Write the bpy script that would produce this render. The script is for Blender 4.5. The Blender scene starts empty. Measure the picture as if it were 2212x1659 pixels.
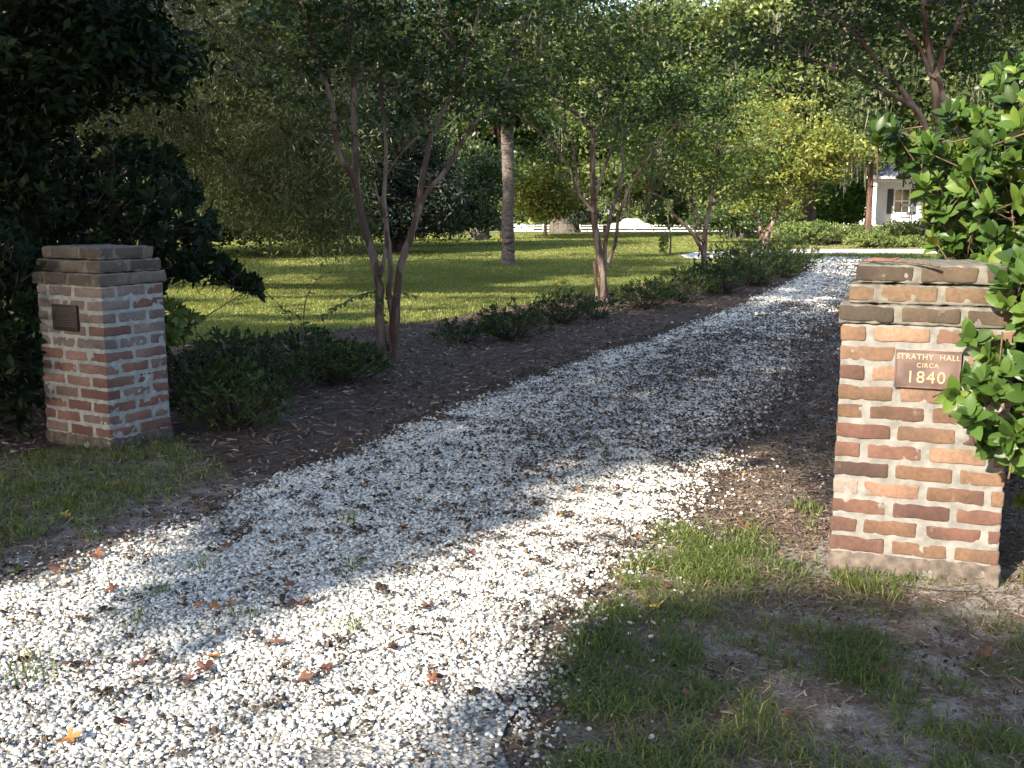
import bpy, math, random
import numpy as np
from mathutils import Vector, noise as mnoise

# ------------------------------------------------------------------ camera, sky, sun, exposure
F, CX, CY, CAMH = 2236.0, 1106.0, 829.5, 1.45          # measured on the photograph at 2212 px width
TH = math.atan((CY - 455.0) / F)
SC = bpy.context.scene
COL = SC.collection
cam_d = bpy.data.cameras.new("camera"); cam = bpy.data.objects.new("camera", cam_d); COL.objects.link(cam)
cam.location = (0, 0, CAMH); cam.rotation_euler = (math.pi/2 - TH, 0, 0)
cam_d.sensor_width = 36.0; cam_d.lens = 36.0 * F / 2212.0
cam_d.clip_start = 0.05; cam_d.clip_end = 2000
SC.camera = cam
SUN_EL, SUN_AZ = math.radians(27), math.radians(40)   # light travels forward and to the right
SDIR = np.array([-math.sin(SUN_AZ)*math.cos(SUN_EL), -math.cos(SUN_AZ)*math.cos(SUN_EL), math.sin(SUN_EL)])
w = bpy.data.worlds.new("World"); SC.world = w; w.use_nodes = True
wn = w.node_tree.nodes; wl = w.node_tree.links
sky = wn.new('ShaderNodeTexSky'); sky.sky_type = 'NISHITA'; sky.sun_disc = False
sky.sun_elevation = SUN_EL; sky.sun_rotation = math.atan2(SDIR[0], SDIR[1])
sky.air_density = 1.0; sky.dust_density = 1.5; sky.ozone_density = 1.0
bg = wn['Background']; wl.new(sky.outputs[0], bg.inputs[0]); bg.inputs[1].default_value = 0.14
sun_d = bpy.data.lights.new("sun", 'SUN'); sun_d.energy = 5.0; sun_d.angle = math.radians(0.5); sun_d.color = (1.0, 0.91, 0.76)
sun = bpy.data.objects.new("sun", sun_d); COL.objects.link(sun)
sun.rotation_euler = Vector(SDIR).to_track_quat('Z', 'Y').to_euler(); sun.location = (-30, -35, 30)
SC.view_settings.view_transform = 'Standard'; SC.view_settings.look = 'None'
SC.view_settings.exposure = 1.75; SC.view_settings.gamma = 1.0
SC.render.engine = 'CYCLES'
SC.cycles.use_denoising = True
SC.cycles.max_bounces = 8; SC.cycles.transparent_max_bounces = 4; SC.cycles.transmission_bounces = 4
SC.cycles.sample_clamp_indirect = 6.0

R = np.random.default_rng(11)
random.seed(5)

# ------------------------------------------------------------------ helpers
def ray(px, py):
    dx = (px - CX) / F; dy = (CY - py) / F
    return dx, math.cos(TH) + dy*math.sin(TH), -math.sin(TH) + dy*math.cos(TH)
def at(px, py, Y):
    x, y, z = ray(px, py); t = Y / y
    return np.array([x*t, Y, CAMH + z*t])
def gp(px, py):
    x, y, z = ray(px, py); t = -CAMH / z
    return np.array([x*t, y*t, 0.0])
def gpoly(pts): return np.array([gp(*p)[:2] for p in pts])
def inpoly(P, poly):
    x, y = P[:, 0], P[:, 1]; r = np.zeros(len(P), bool); n = len(poly); j = n - 1
    for i in range(n):
        xi, yi = poly[i]; xj, yj = poly[j]
        c = ((yi > y) != (yj > y)) & (x < (xj - xi) * (y - yi) / (yj - yi + 1e-12) + xi)
        r ^= c; j = i
    return r
_NT = np.random.default_rng(3).random((256, 256))
def vnoise(x, y, seed=0):
    x = np.asarray(x) + seed*17.3; y = np.asarray(y) + seed*31.7
    xi = np.floor(x).astype(int); yi = np.floor(y).astype(int); fx = x - xi; fy = y - yi
    fx = fx*fx*(3-2*fx); fy = fy*fy*(3-2*fy)
    g = lambda a, b: _NT[a % 256, b % 256]
    return (g(xi, yi)*(1-fx) + g(xi+1, yi)*fx)*(1-fy) + (g(xi, yi+1)*(1-fx) + g(xi+1, yi+1)*fx)*fy
def fnoise(x, y, seed=0):
    return vnoise(x, y, seed)*.55 + vnoise(np.asarray(x)*2.1, np.asarray(y)*2.1, seed+1)*.3 + vnoise(np.asarray(x)*4.3, np.asarray(y)*4.3, seed+2)*.15
def gh(x, y):
    t = np.clip((np.asarray(y, float) - 66) / 80, 0, 1)
    return -1.9 * t*t*(3-2*t)

def tag(o, label=None, cat=None, group=None, kind=None):
    if label: o['label'] = label
    if cat: o['category'] = cat
    if group: o['group'] = group
    if kind: o['kind'] = kind
    return o
def empty(name, loc, label, cat, group=None, rz=0):
    o = bpy.data.objects.new(name, None); COL.objects.link(o); o.location = loc; o.rotation_euler = (0, 0, rz)
    o.empty_display_size = .2
    return tag(o, label, cat, group)
def mesh_np(name, V, Fc, mat, parent=None, smooth=False, attrs=None, colors=None, local=True):
    """V (n,3); Fc (m,k) int or list of such arrays"""
    V = np.asarray(V, np.float32)
    if parent is not None and local:
        V = V - np.array(parent.location, np.float32)
    if not isinstance(Fc, list): Fc = [Fc]
    Fc = [f for f in Fc if len(f)]
    me = bpy.data.meshes.new(name)
    me.vertices.add(len(V)); me.vertices.foreach_set('co', V.ravel())
    loops = np.concatenate([f.ravel() for f in Fc]).astype(np.int32)
    tot = np.concatenate([np.full(len(f), f.shape[1]) for f in Fc]).astype(np.int32)
    start = np.concatenate([[0], np.cumsum(tot)[:-1]]).astype(np.int32)
    me.loops.add(len(loops)); me.loops.foreach_set('vertex_index', loops)
    me.polygons.add(len(tot)); me.polygons.foreach_set('loop_start', start)
    me.polygons.foreach_set('use_smooth', np.full(len(tot), smooth))
    for k, a in (attrs or {}).items():
        at_ = me.attributes.new(k, 'FLOAT', 'POINT'); at_.data.foreach_set('value', np.asarray(a, np.float32))
    for k, a in (colors or {}).items():
        at_ = me.attributes.new(k, 'FLOAT_COLOR', 'POINT')
        c = np.ones((len(V), 4), np.float32); c[:, :3] = a; at_.data.foreach_set('color', c.ravel())
    me.update(calc_edges=True); me.validate()
    if mat is not None: me.materials.append(mat)
    o = bpy.data.objects.new(name, me); COL.objects.link(o)
    if parent is not None:
        o.parent = parent
    return o
class Geo:
    def __init__(s): s.V = []; s.Q = []; s.T = []; s.A = []; s.n = 0
    def add(s, V, Q=None, T=None, a=0.5):
        V = np.asarray(V, float); s.V.append(V)
        if Q is not None and len(Q): s.Q.append(np.asarray(Q, int) + s.n)
        if T is not None and len(T): s.T.append(np.asarray(T, int) + s.n)
        s.A.append(np.full(len(V), a) if np.isscalar(a) else np.asarray(a)); s.n += len(V)
        return s
    def box(s, x0, x1, y0, y1, z0, z1, a=.5):
        v = [(x, y, z) for z in (z0, z1) for y in (y0, y1) for x in (x0, x1)]
        q = [(0, 2, 3, 1), (4, 5, 7, 6), (0, 1, 5, 4), (1, 3, 7, 5), (3, 2, 6, 7), (2, 0, 4, 6)]
        return s.add(v, q, None, a)
    def tube(s, pts, rad, seg=7, a=.5, smooth=True, step=None, wob=0.0):
        P = np.asarray(pts, float); r = np.asarray(rad, float)
        if r.ndim == 0: r = np.full(len(P), float(r))
        if smooth and len(P) > 2:
            n = len(P); out = []; ro = []
            sub = step or 4
            for i in range(n-1):
                p0 = P[max(i-1, 0)]; p1 = P[i]; p2 = P[i+1]; p3 = P[min(i+2, n-1)]
                for k in range(sub):
                    t = k/sub
                    out.append(.5*((2*p1) + (-p0+p2)*t + (2*p0-5*p1+4*p2-p3)*t*t + (-p0+3*p1-3*p2+p3)*t**3)); ro.append(r[i]*(1-t)+r[i+1]*t)
            out.append(P[-1]); ro.append(r[-1]); P = np.array(out); r = np.array(ro)
        if wob: P[1:-1] += R.normal(0, wob, P[1:-1].shape)
        n = len(P); T = np.gradient(P, axis=0); T /= np.linalg.norm(T, axis=1)[:, None] + 1e-9
        ref = np.array([0, 0, 1.]) if abs(T[0][2]) < .9 else np.array([1., 0, 0])
        U = np.cross(T[0], ref); U /= np.linalg.norm(U); rings = []
        for i in range(n):
            U = U - T[i]*np.dot(U, T[i]); U /= np.linalg.norm(U) + 1e-9; W = np.cross(T[i], U)
            an = np.arange(seg)*2*math.pi/seg
            rings.append(P[i] + r[i]*(np.cos(an)[:, None]*U + np.sin(an)[:, None]*W))
        V = np.concatenate(rings); i, j = np.meshgrid(np.arange(n-1), np.arange(seg), indexing='ij')
        Q = np.stack([i*seg+j, i*seg+(j+1) % seg, (i+1)*seg+(j+1) % seg, (i+1)*seg+j], -1).reshape(-1, 4)
        T3 = [(( n-1)*seg, (n-1)*seg+k, (n-1)*seg+k+1) for k in range(1, seg-1)]
        return s.add(V, Q, T3, a)
    def lathe(s, prof, c=(0, 0, 0), seg=16, a=.5):
        c = np.array(c); an = np.arange(seg)*2*math.pi/seg; V = []
        for r, z in prof: V += [(c[0]+r*math.cos(t), c[1]+r*math.sin(t), c[2]+z) for t in an]
        Q = [(i*seg+j, i*seg+(j+1) % seg, (i+1)*seg+(j+1) % seg, (i+1)*seg+j) for i in range(len(prof)-1) for j in range(seg)]
        return s.add(V, Q, None, a)
    def build(s, name, mat, parent=None, smooth=False, local=True):
        V = np.concatenate(s.V); fs = []
        if s.Q: fs.append(np.concatenate(s.Q))
        if s.T: fs.append(np.concatenate(s.T))
        return mesh_np(name, V, fs, mat, parent, smooth, {'rnd': np.concatenate(s.A)}, local=local)

def unit(v): return v / (np.linalg.norm(v, axis=-1, keepdims=True) + 1e-9)
def leafquads(C, L, W, up=0.0, droop=0.0, a=None, rng=R):
    """rhomb leaves at centres C; returns V, Q, rnd"""
    n = len(C); d = rng.normal(size=(n, 3)); d[:, 2] = d[:, 2]*(1-up*.6) - droop; d = unit(d)
    nn = rng.normal(size=(n, 3)); nn[:, 2] += up*2.2; s_ = unit(np.cross(d, nn))
    L = np.asarray(L)*(.7+.6*rng.random(n)); W = np.asarray(W)*(.7+.6*rng.random(n))
    L = L[:, None]; W = W[:, None]
    V = np.stack([C - d*L*.5, C + s_*W*.5 - d*L*.08, C + d*L*.5, C - s_*W*.5 - d*L*.08], 1).reshape(-1, 3)
    Q = np.arange(4*n).reshape(n, 4)
    a = rng.random(n) if a is None else a
    return V, Q, np.repeat(a, 4)
def foliage(name, C, L, W, mat, parent, up=0., droop=0., a=None):
    V, Q, A = leafquads(C, L, W, up, droop, a)
    return mesh_np(name, V, Q, mat, parent, False, {'rnd': A})
# curved leaf template for close plants: x across, y along, z up
def leaf_template(nl=5, w=.42, fold=.10, curl=.18):
    V = []; 
    for i in range(nl+1):
        t = i/nl; ww = w*.5*math.sin(math.pi*min(1, t*.93+.05))**.75
        if i == nl: ww = .004
        for s_ in (-1, 0, 1): V.append((s_*ww, t, (fold*abs(s_)*ww*2.2) - curl*t*t))
    Q = []
    for i in range(nl):
        for s_ in (0, 1): b = i*3+s_; Q.append((b, b+1, b+4, b+3))
    return np.array(V), np.array(Q)
def inst(TV, TQ, P, X, Y, Z, S):
    n = len(P); k = len(TV); S = np.asarray(S)
    S = S[:, None] if S.ndim == 1 else S
    V = P[:, None, :] + S[:, None, :]*(TV[None, :, 0:1]*X[:, None, :] + TV[None, :, 1:2]*Y[:, None, :] + TV[None, :, 2:3]*Z[:, None, :])
    Q = (TQ[None] + (np.arange(n)*k)[:, None, None]).reshape(-1, TQ.shape[1])
    return V.reshape(-1, 3), Q
def rosettes(tips, dirs, size, per, rng=R, tmpl=None, open_=.9, back=.0, asp=1.0):
    """whorls of leaves at the twig tips; returns V,Q,rnd"""
    TV, TQ = tmpl
    n = len(tips); dirs = unit(dirs)
    ref = np.where(np.abs(dirs[:, 2:3]) < .9, np.array([[0, 0, 1.]]), np.array([[1., 0, 0]]))
    U = unit(np.cross(dirs, ref)); W = np.cross(dirs, U)
    P = []; X = []; Y = []; Z = []; S = []; A = []
    base_a = rng.random(n)
    for k in range(per):
        an = (k*2.4 + rng.random(n)*.9)[:, None]; el = (open_*(.45+.75*(1-k/per)) + rng.normal(0, .18, n))[:, None]
        rad = np.cos(an)*U + np.sin(an)*W
        y = unit(dirs*np.cos(el) + rad*np.sin(el) + np.array([0, 0, .12])); x = unit(np.cross(y, dirs - 1e-3)); z = np.cross(x, y)
        P.append(tips - dirs*(size*.5*(1-k/per))*1.0 - dirs*back); X.append(x); Y.append(y); Z.append(z)
        S.append(size*(.5+.75*rng.random(n))); A.append(np.clip(base_a*.6 + rng.random(n)*.4, 0, 1))
    V, Q = inst(TV, TQ, np.concatenate(P), np.concatenate(X), np.concatenate(Y), np.concatenate(Z), np.concatenate(S))
    return V, Q, np.repeat(np.concatenate(A), len(TV))

# ------------------------------------------------------------------ materials
def nt(name):
    m = bpy.data.materials.new(name); m.use_nodes = True
    n = m.node_tree.nodes; return m, n, m.node_tree.links, n['Principled BSDF']
def ramp(n, stops, interp='LINEAR'):
    r = n.new('ShaderNodeValToRGB'); e = r.color_ramp; e.interpolation = interp
    while len(e.elements) < len(stops): e.elements.new(.5)
    for el, (p, c) in zip(e.elements, stops): el.position = p; el.color = (*c, 1)
    return r
def m_plain(name, col, rough=.7, metal=0., nscale=0, namt=.3, bump=0.0):
    m, n, l, b = nt(name); b.inputs['Base Color'].default_value = (*col, 1); b.inputs['Roughness'].default_value = rough
    b.inputs['Metallic'].default_value = metal
    if nscale:
        tc = n.new('ShaderNodeTexCoord'); no = n.new('ShaderNodeTexNoise'); no.inputs['Scale'].default_value = nscale; no.inputs['Detail'].default_value = 6
        l.new(tc.outputs['Object'], no.inputs['Vector'])
        r = ramp(n, [(.3, tuple(c*(1-namt) for c in col)), (.7, tuple(min(1, c*(1+namt)) for c in col))])
        l.new(no.outputs['Fac'], r.inputs[0]); l.new(r.outputs[0], b.inputs['Base Color'])
        if bump:
            bp = n.new('ShaderNodeBump'); bp.inputs['Strength'].default_value = bump; bp.inputs['Distance'].default_value = .01
            l.new(no.outputs['Fac'], bp.inputs['Height']); l.new(bp.outputs[0], b.inputs['Normal'])
    return m
def m_leaf(name, stops, trans=.35, rough=.45, tcol=(1.5, 1.35, .6), spec=.4):
    m, n, l, b = nt(name)
    at_ = n.new('ShaderNodeAttribute'); at_.attribute_name = 'rnd'
    r = ramp(n, stops); l.new(at_.outputs['Fac'], r.inputs[0]); l.new(r.outputs[0], b.inputs['Base Color'])
    b.inputs['Roughness'].default_value = rough; b.inputs['Specular IOR Level'].default_value = spec
    t = n.new('ShaderNodeBsdfTranslucent'); mx = n.new('ShaderNodeMixShader'); mx.inputs[0].default_value = trans
    mu = n.new('ShaderNodeMix'); mu.data_type = 'RGBA'; mu.blend_type = 'MULTIPLY'; mu.inputs[0].default_value = 1
    l.new(r.outputs[0], mu.inputs[6]); mu.inputs[7].default_value = (*tcol, 1); l.new(mu.outputs[2], t.inputs[0])
    l.new(b.outputs[0], mx.inputs[1]); l.new(t.outputs[0], mx.inputs[2]); l.new(mx.outputs[0], n['Material Output'].inputs[0])
    return m
def m_bark(name, c1, c2, scale=(30, 30, 4), rough=.85, bump=.6, patch=None):
    m, n, l, b = nt(name); tc = n.new('ShaderNodeTexCoord'); mp = n.new('ShaderNodeMapping'); mp.inputs['Scale'].default_value = scale
    no = n.new('ShaderNodeTexNoise'); no.inputs['Scale'].default_value = 1; no.inputs['Detail'].default_value = 8; no.inputs['Roughness'].default_value = .65
    l.new(tc.outputs['Object'], mp.inputs[0]); l.new(mp.outputs[0], no.inputs['Vector'])
    r = ramp(n, [(.38, c1), (.62, c2)]); l.new(no.outputs['Fac'], r.inputs[0]); out = r.outputs[0]
    if patch:
        n2 = n.new('ShaderNodeTexNoise'); n2.inputs['Scale'].default_value = 1; n2.inputs['Detail'].default_value = 2
        m2 = n.new('ShaderNodeMapping'); m2.inputs['Scale'].default_value = (9, 9, 2.2); l.new(tc.outputs['Object'], m2.inputs[0]); l.new(m2.outputs[0], n2.inputs['Vector'])
        rr = ramp(n, [(.50, (0, 0, 0)), (.54, (1, 1, 1))]); l.new(n2.outputs['Fac'], rr.inputs[0])
        mx = n.new('ShaderNodeMix'); mx.data_type = 'RGBA'; l.new(rr.outputs[0], mx.inputs[0]); l.new(out, mx.inputs[6]); mx.inputs[7].default_value = (*patch, 1); out = mx.outputs[2]
    l.new(out, b.inputs['Base Color']); b.inputs['Roughness'].default_value = rough
    bp = n.new('ShaderNodeBump'); bp.inputs['Strength'].default_value = bump; bp.inputs['Distance'].default_value = .02
    l.new(no.outputs['Fac'], bp.inputs['Height']); l.new(bp.outputs[0], b.inputs['Normal'])
    return m
M = {}
M['crape_bark'] = m_bark('crape_bark', (.085, .055, .043), (.17, .125, .10), (14, 14, 3), .7, .35, patch=(.055, .022, .016))
M['crape_bark_sun_tint'] = m_bark('crape_bark_sun_tint', (.12, .08, .062), (.22, .165, .13), (14, 14, 3), .7, .35, patch=(.085, .038, .026))  # same bark lightened for sunlit stems: sunlight put into the colour
M['oak_bark'] = m_bark('oak_bark', (.03, .025, .021), (.10, .085, .072), (7, 7, 1.6), .95, 1.0)
M['pine_bark'] = m_bark('pine_bark', (.04, .022, .016), (.12, .062, .042), (6, 6, 1.5), .95, 1.0)
M['litter'] = m_leaf('dry_litter', [(0, (.07, .05, .038)), (.5, (.16, .115, .085)), (1, (.34, .27, .20))], 0, .9, (1, 1, 1), .1)
M['dark_bark'] = m_bark('dark_bark', (.02, .015, .012), (.05, .04, .03), (7, 7, 1.6), .95, .5)
M['twig'] = m_bark('twig_bark', (.05, .03, .02), (.14, .085, .05), (40, 40, 10), .8, .2)
M['palm_bark'] = m_bark('palm_bark', (.05, .038, .032), (.15, .115, .098), (9, 9, 22), .9, .9)
M['shrub_leaf'] = m_leaf('shrub_leaf', [(0, (.018, .036, .010)), (.5, (.050, .098, .018)), (.85, (.105, .16, .028)), (.965, (.17, .20, .05)), (1, (.34, .29, .02))], .28, .42, (1.5, 1.5, .5), .35)
M['shade_dark_leaf'] = m_leaf('shade_dark_leaf', [(0, (.004, .009, .004)), (.7, (.008, .019, .007)), (1, (.024, .045, .012))], .2, .5, (1.5, 1.4, .5), .12)  # leaves taken nearly to black, deep shade painted into their colour
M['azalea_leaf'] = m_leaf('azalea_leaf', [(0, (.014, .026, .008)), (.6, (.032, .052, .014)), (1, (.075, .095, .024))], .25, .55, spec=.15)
M['azalea_sun_tint'] = m_leaf('azalea_sun_tint_leaf', [(0, (.04, .07, .015)), (.6, (.085, .12, .025)), (1, (.16, .19, .04))], .25, .5)  # brighter twin of the azalea leaf, sunlight baked into its tint
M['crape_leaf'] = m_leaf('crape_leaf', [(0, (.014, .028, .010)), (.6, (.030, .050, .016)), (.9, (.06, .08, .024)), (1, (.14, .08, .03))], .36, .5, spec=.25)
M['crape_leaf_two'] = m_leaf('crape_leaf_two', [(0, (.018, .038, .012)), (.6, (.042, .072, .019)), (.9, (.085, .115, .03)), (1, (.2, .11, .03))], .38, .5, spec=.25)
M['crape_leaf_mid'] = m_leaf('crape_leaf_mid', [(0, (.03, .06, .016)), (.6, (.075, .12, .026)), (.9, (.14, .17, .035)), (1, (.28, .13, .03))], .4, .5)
M['crape_leaf_yellow_sun'] = m_leaf('crape_leaf_yellow_sun', [(0, (.06, .095, .018)), (.5, (.145, .175, .035)), (.85, (.26, .25, .06)), (1, (.30, .15, .03))], .4, .5)  # yellow foliage, brightened beyond that to imitate sun on the crown
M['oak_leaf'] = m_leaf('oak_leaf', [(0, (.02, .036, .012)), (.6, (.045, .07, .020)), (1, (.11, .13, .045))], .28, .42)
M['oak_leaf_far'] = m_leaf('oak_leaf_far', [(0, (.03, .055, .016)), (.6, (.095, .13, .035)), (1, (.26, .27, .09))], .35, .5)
M['bright_leaf'] = m_leaf('bright_leaf', [(0, (.05, .12, .025)), (.6, (.09, .20, .04)), (1, (.15, .26, .06))], .4, .5)
M['willow_leaf'] = m_leaf('willow_leaf', [(0, (.020, .030, .011)), (.55, (.058, .074, .025)), (.86, (.15, .165, .06)), (1, (.30, .27, .14))], .3, .5, (1.3, 1.2, .6), .3)  # palest stops colour in the glints of light on some leaves
M['cedar_leaf'] = m_leaf('cedar_leaf', [(0, (.008, .014, .009)), (1, (.025, .038, .018))], .1, .6)
M['moss'] = m_leaf('moss', [(0, (.08, .085, .06)), (1, (.20, .20, .14))], .3, .9, (1.1, 1.05, .8), .1)
M['palm_leaf'] = m_leaf('palm_leaf', [(0, (.03, .06, .02)), (1, (.08, .12, .03))], .3, .5)
M['dead_frond'] = m_leaf('dead_frond', [(0, (.02, .012, .008)), (1, (.09, .05, .028))], .3, .8)
M['grass'] = m_leaf('grass', [(0, (.045, .078, .016)), (.5, (.10, .145, .030)), (.8, (.18, .20, .05)), (1, (.38, .32, .17))], .4, .55, (1.3, 1.3, .5))
M['lawn'] = m_leaf('lawn', [(0, (.09, .11, .028)), (.6, (.19, .205, .055)), (1, (.36, .34, .13))], .42, .6, (1.3, 1.3, .45))
M['stone'] = m_leaf('gravel_stone', [(0, (.10, .09, .08)), (.12, (.25, .235, .21)), (.4, (.46, .445, .41)), (1, (.68, .665, .615))], 0, .75, (1, 1, 1))
M['debris'] = m_leaf('debris', [(0, (.022, .018, .015)), (.7, (.060, .047, .038)), (1, (.15, .09, .055))], 0, .9, (1, 1, 1), .1)
M['mulchbit'] = m_leaf('mulch_bit', [(0, (.035, .025, .020)), (.6, (.11, .075, .058)), (.93, (.21, .15, .11)), (1, (.42, .35, .28))], 0, .85, (1, 1, 1), .2)
M['leafbrown'] = m_plain('leaf_brown', (.13, .05, .026), .75, nscale=30, namt=.6)
M['leaforange'] = m_plain('leaf_orange', (.27, .115, .03), .6, nscale=30, namt=.45)
M['leafyellow'] = m_plain('leaf_yellow', (.55, .38, .06), .6, nscale=30, namt=.4)
M['leafdark'] = m_plain('leaf_dark_brown', (.085, .03, .02), .6, nscale=30, namt=.5)
M['leafgreen'] = m_plain('leaf_green', (.22, .33, .05), .6, nscale=30, namt=.3)
M['bronze'] = m_plain('bronze', (.115, .075, .065), .45, .35, nscale=9, namt=.45, bump=.1)
M['bronze_letter'] = m_plain('bronze_letter', (.42, .31, .20), .4, .4)
M['dark_bronze'] = m_plain('dark_bronze', (.028, .022, .02), .5, .6, nscale=12, namt=.3)
M['dark_line'] = m_plain('dark_line', (.075, .062, .055), .5, .5)
M['white'] = m_plain('white_paint', (.78, .78, .76), .55, nscale=6, namt=.05)
M['shutter'] = m_plain('shutter_paint', (.045, .06, .05), .5)
M['glass'] = m_plain('window_glass', (.015, .018, .02), .08)
M['roof'] = m_plain('metal_roof', (.28, .32, .38), .35, .5, nscale=3, namt=.1)
M['black'] = m_plain('black_paint', (.012, .012, .012), .5)
M['porchfloor'] = m_plain('porch_floor', (.20, .21, .22), .6)
M['brickpier'] = m_plain('brick_pier', (.34, .14, .08), .9, nscale=20, namt=.4)
M['footing'] = m_plain('footing_concrete', (.34, .31, .28), .95, nscale=18, namt=.3, bump=.5)
M['render_brown'] = m_plain('render_brown', (.085, .066, .055), .95, nscale=24, namt=.5, bump=.7)
M['fence'] = m_plain('fence_paint_shaded', (.42, .42, .41), .6)  # white rails greyed in the paint to suggest tree shade
M['road'] = m_plain('pale_road', (.15, .147, .14), .9, nscale=2, namt=.1)
M['carpaint'] = m_plain('car_paint', (.62, .64, .66), .3, .3)
M['rubber'] = m_plain('rubber', (.02, .02, .02), .8)

# brick and mortar
def m_brick():
    m, n, l, b = nt('brick'); tc = n.new('ShaderNodeTexCoord')
    at_ = n.new('ShaderNodeAttribute'); at_.attribute_name = 'tint'
    no = n.new('ShaderNodeTexNoise'); no.inputs['Scale'].default_value = 55; no.inputs['Detail'].default_value = 8; no.inputs['Roughness'].default_value = .7
    l.new(tc.outputs['Object'], no.inputs['Vector'])
    r = ramp(n, [(.25, (.62, .62, .62)), (.5, (1, 1, 1)), (.8, (1.35, 1.32, 1.28))]); l.new(no.outputs['Fac'], r.inputs[0])
    mu = n.new('ShaderNodeMix'); mu.data_type = 'RGBA'; mu.blend_type = 'MULTIPLY'; mu.inputs[0].default_value = 1
    l.new(at_.outputs['Color'], mu.inputs[6]); l.new(r.outputs[0], mu.inputs[7])
    n2 = n.new('ShaderNodeTexNoise'); n2.inputs['Scale'].default_value = 13; n2.inputs['Detail'].default_value = 7; n2.inputs['Roughness'].default_value = .7
    l.new(tc.outputs['Object'], n2.inputs['Vector'])
    r2 = ramp(n, [(.62, (0, 0, 0)), (.74, (.7, .7, .7))]); l.new(n2.outputs['Fac'], r2.inputs[0])
    mx = n.new('ShaderNodeMix'); mx.data_type = 'RGBA'; l.new(r2.outputs[0], mx.inputs[0]); l.new(mu.outputs[2], mx.inputs[6]); mx.inputs[7].default_value = (.22, .20, .175, 1)
    n3 = n.new('ShaderNodeTexNoise'); n3.inputs['Scale'].default_value = 5; n3.inputs['Detail'].default_value = 5
    mp = n.new('ShaderNodeMapping'); mp.inputs['Location'].default_value = (3, 7, 1); l.new(tc.outputs['Object'], mp.inputs[0]); l.new(mp.outputs[0], n3.inputs['Vector'])
    r3 = ramp(n, [(.35, (.62, .60, .60)), (.6, (1.05, 1.0, .95))]); l.new(n3.outputs['Fac'], r3.inputs[0])
    m3 = n.new('ShaderNodeMix'); m3.data_type = 'RGBA'; m3.blend_type = 'MULTIPLY'; m3.inputs[0].default_value = 1
    l.new(mx.outputs[2], m3.inputs[6]); l.new(r3.outputs[0], m3.inputs[7])
    l.new(m3.outputs[2], b.inputs['Base Color']); b.inputs['Roughness'].default_value = .92
    bp = n.new('ShaderNodeBump'); bp.inputs['Strength'].default_value = .7; bp.inputs['Distance'].default_value = .004
    l.new(no.outputs['Fac'], bp.inputs['Height']); l.new(bp.outputs[0], b.inputs['Normal'])
    return m
M['brick'] = m_brick()
M['mortar'] = m_plain('mortar', (.155, .147, .135), .95, nscale=22, namt=.28, bump=.8)
M['mortar_dark'] = m_plain('mortar_weathered', (.11, .10, .082), .95, nscale=22, namt=.4, bump=.8)
M['mortar_grey'] = m_plain('mortar_grey', (.24, .245, .24), .95, nscale=22, namt=.25, bump=.8)

# ground materials
def m_ground():
    m, n, l, b = nt('soil'); tc = n.new('ShaderNodeTexCoord')
    def no(sc, det=6, loc=(0, 0, 0), rough=.6):
        mp = n.new('ShaderNodeMapping'); mp.inputs['Location'].default_value = loc; l.new(tc.outputs['Object'], mp.inputs[0])
        x = n.new('ShaderNodeTexNoise'); x.inputs['Scale'].default_value = sc; x.inputs['Detail'].default_value = det; x.inputs['Roughness'].default_value = rough; l.new(mp.outputs[0], x.inputs['Vector']); return x
    a = no(1.3, 5); c = no(70, 6, (3, 1, 0), .7); d = no(9, 8, (5, 5, 0), .75)
    sand = ramp(n, [(.3, (.26, .235, .205)), (.7, (.46, .425, .385))]); l.new(c.outputs['Fac'], sand.inputs[0])
    dirt = ramp(n, [(.35, (.085, .064, .050)), (.5, (.165, .125, .097)), (.7, (.27, .215, .17))]); l.new(c.outputs['Fac'], dirt.inputs[0])
    ad = n.new('ShaderNodeMath'); ad.operation = 'ADD'; l.new(a.outputs['Fac'], ad.inputs[0]); l.new(d.outputs['Fac'], ad.inputs[1])
    k = ramp(n, [(.50, (0, 0, 0)), (.58, (1, 1, 1))]); hf = n.new('ShaderNodeMath'); hf.operation = 'MULTIPLY'; hf.inputs[1].default_value = .5; l.new(ad.outputs[0], hf.inputs[0]); l.new(hf.outputs[0], k.inputs[0])
    mx = n.new('ShaderNodeMix'); mx.data_type = 'RGBA'; l.new(k.outputs[0], mx.inputs[0]); l.new(dirt.outputs[0], mx.inputs[6]); l.new(sand.outputs[0], mx.inputs[7])
    l.new(mx.outputs[2], b.inputs['Base Color']); b.inputs['Roughness'].default_value = .97; b.inputs['Specular IOR Level'].default_value = .1
    bp = n.new('ShaderNodeBump'); bp.inputs['Strength'].default_value = .9; bp.inputs['Distance'].default_value = .015
    l.new(c.outputs['Fac'], bp.inputs['Height']); l.new(bp.outputs[0], b.inputs['Normal'])
    return m
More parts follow.
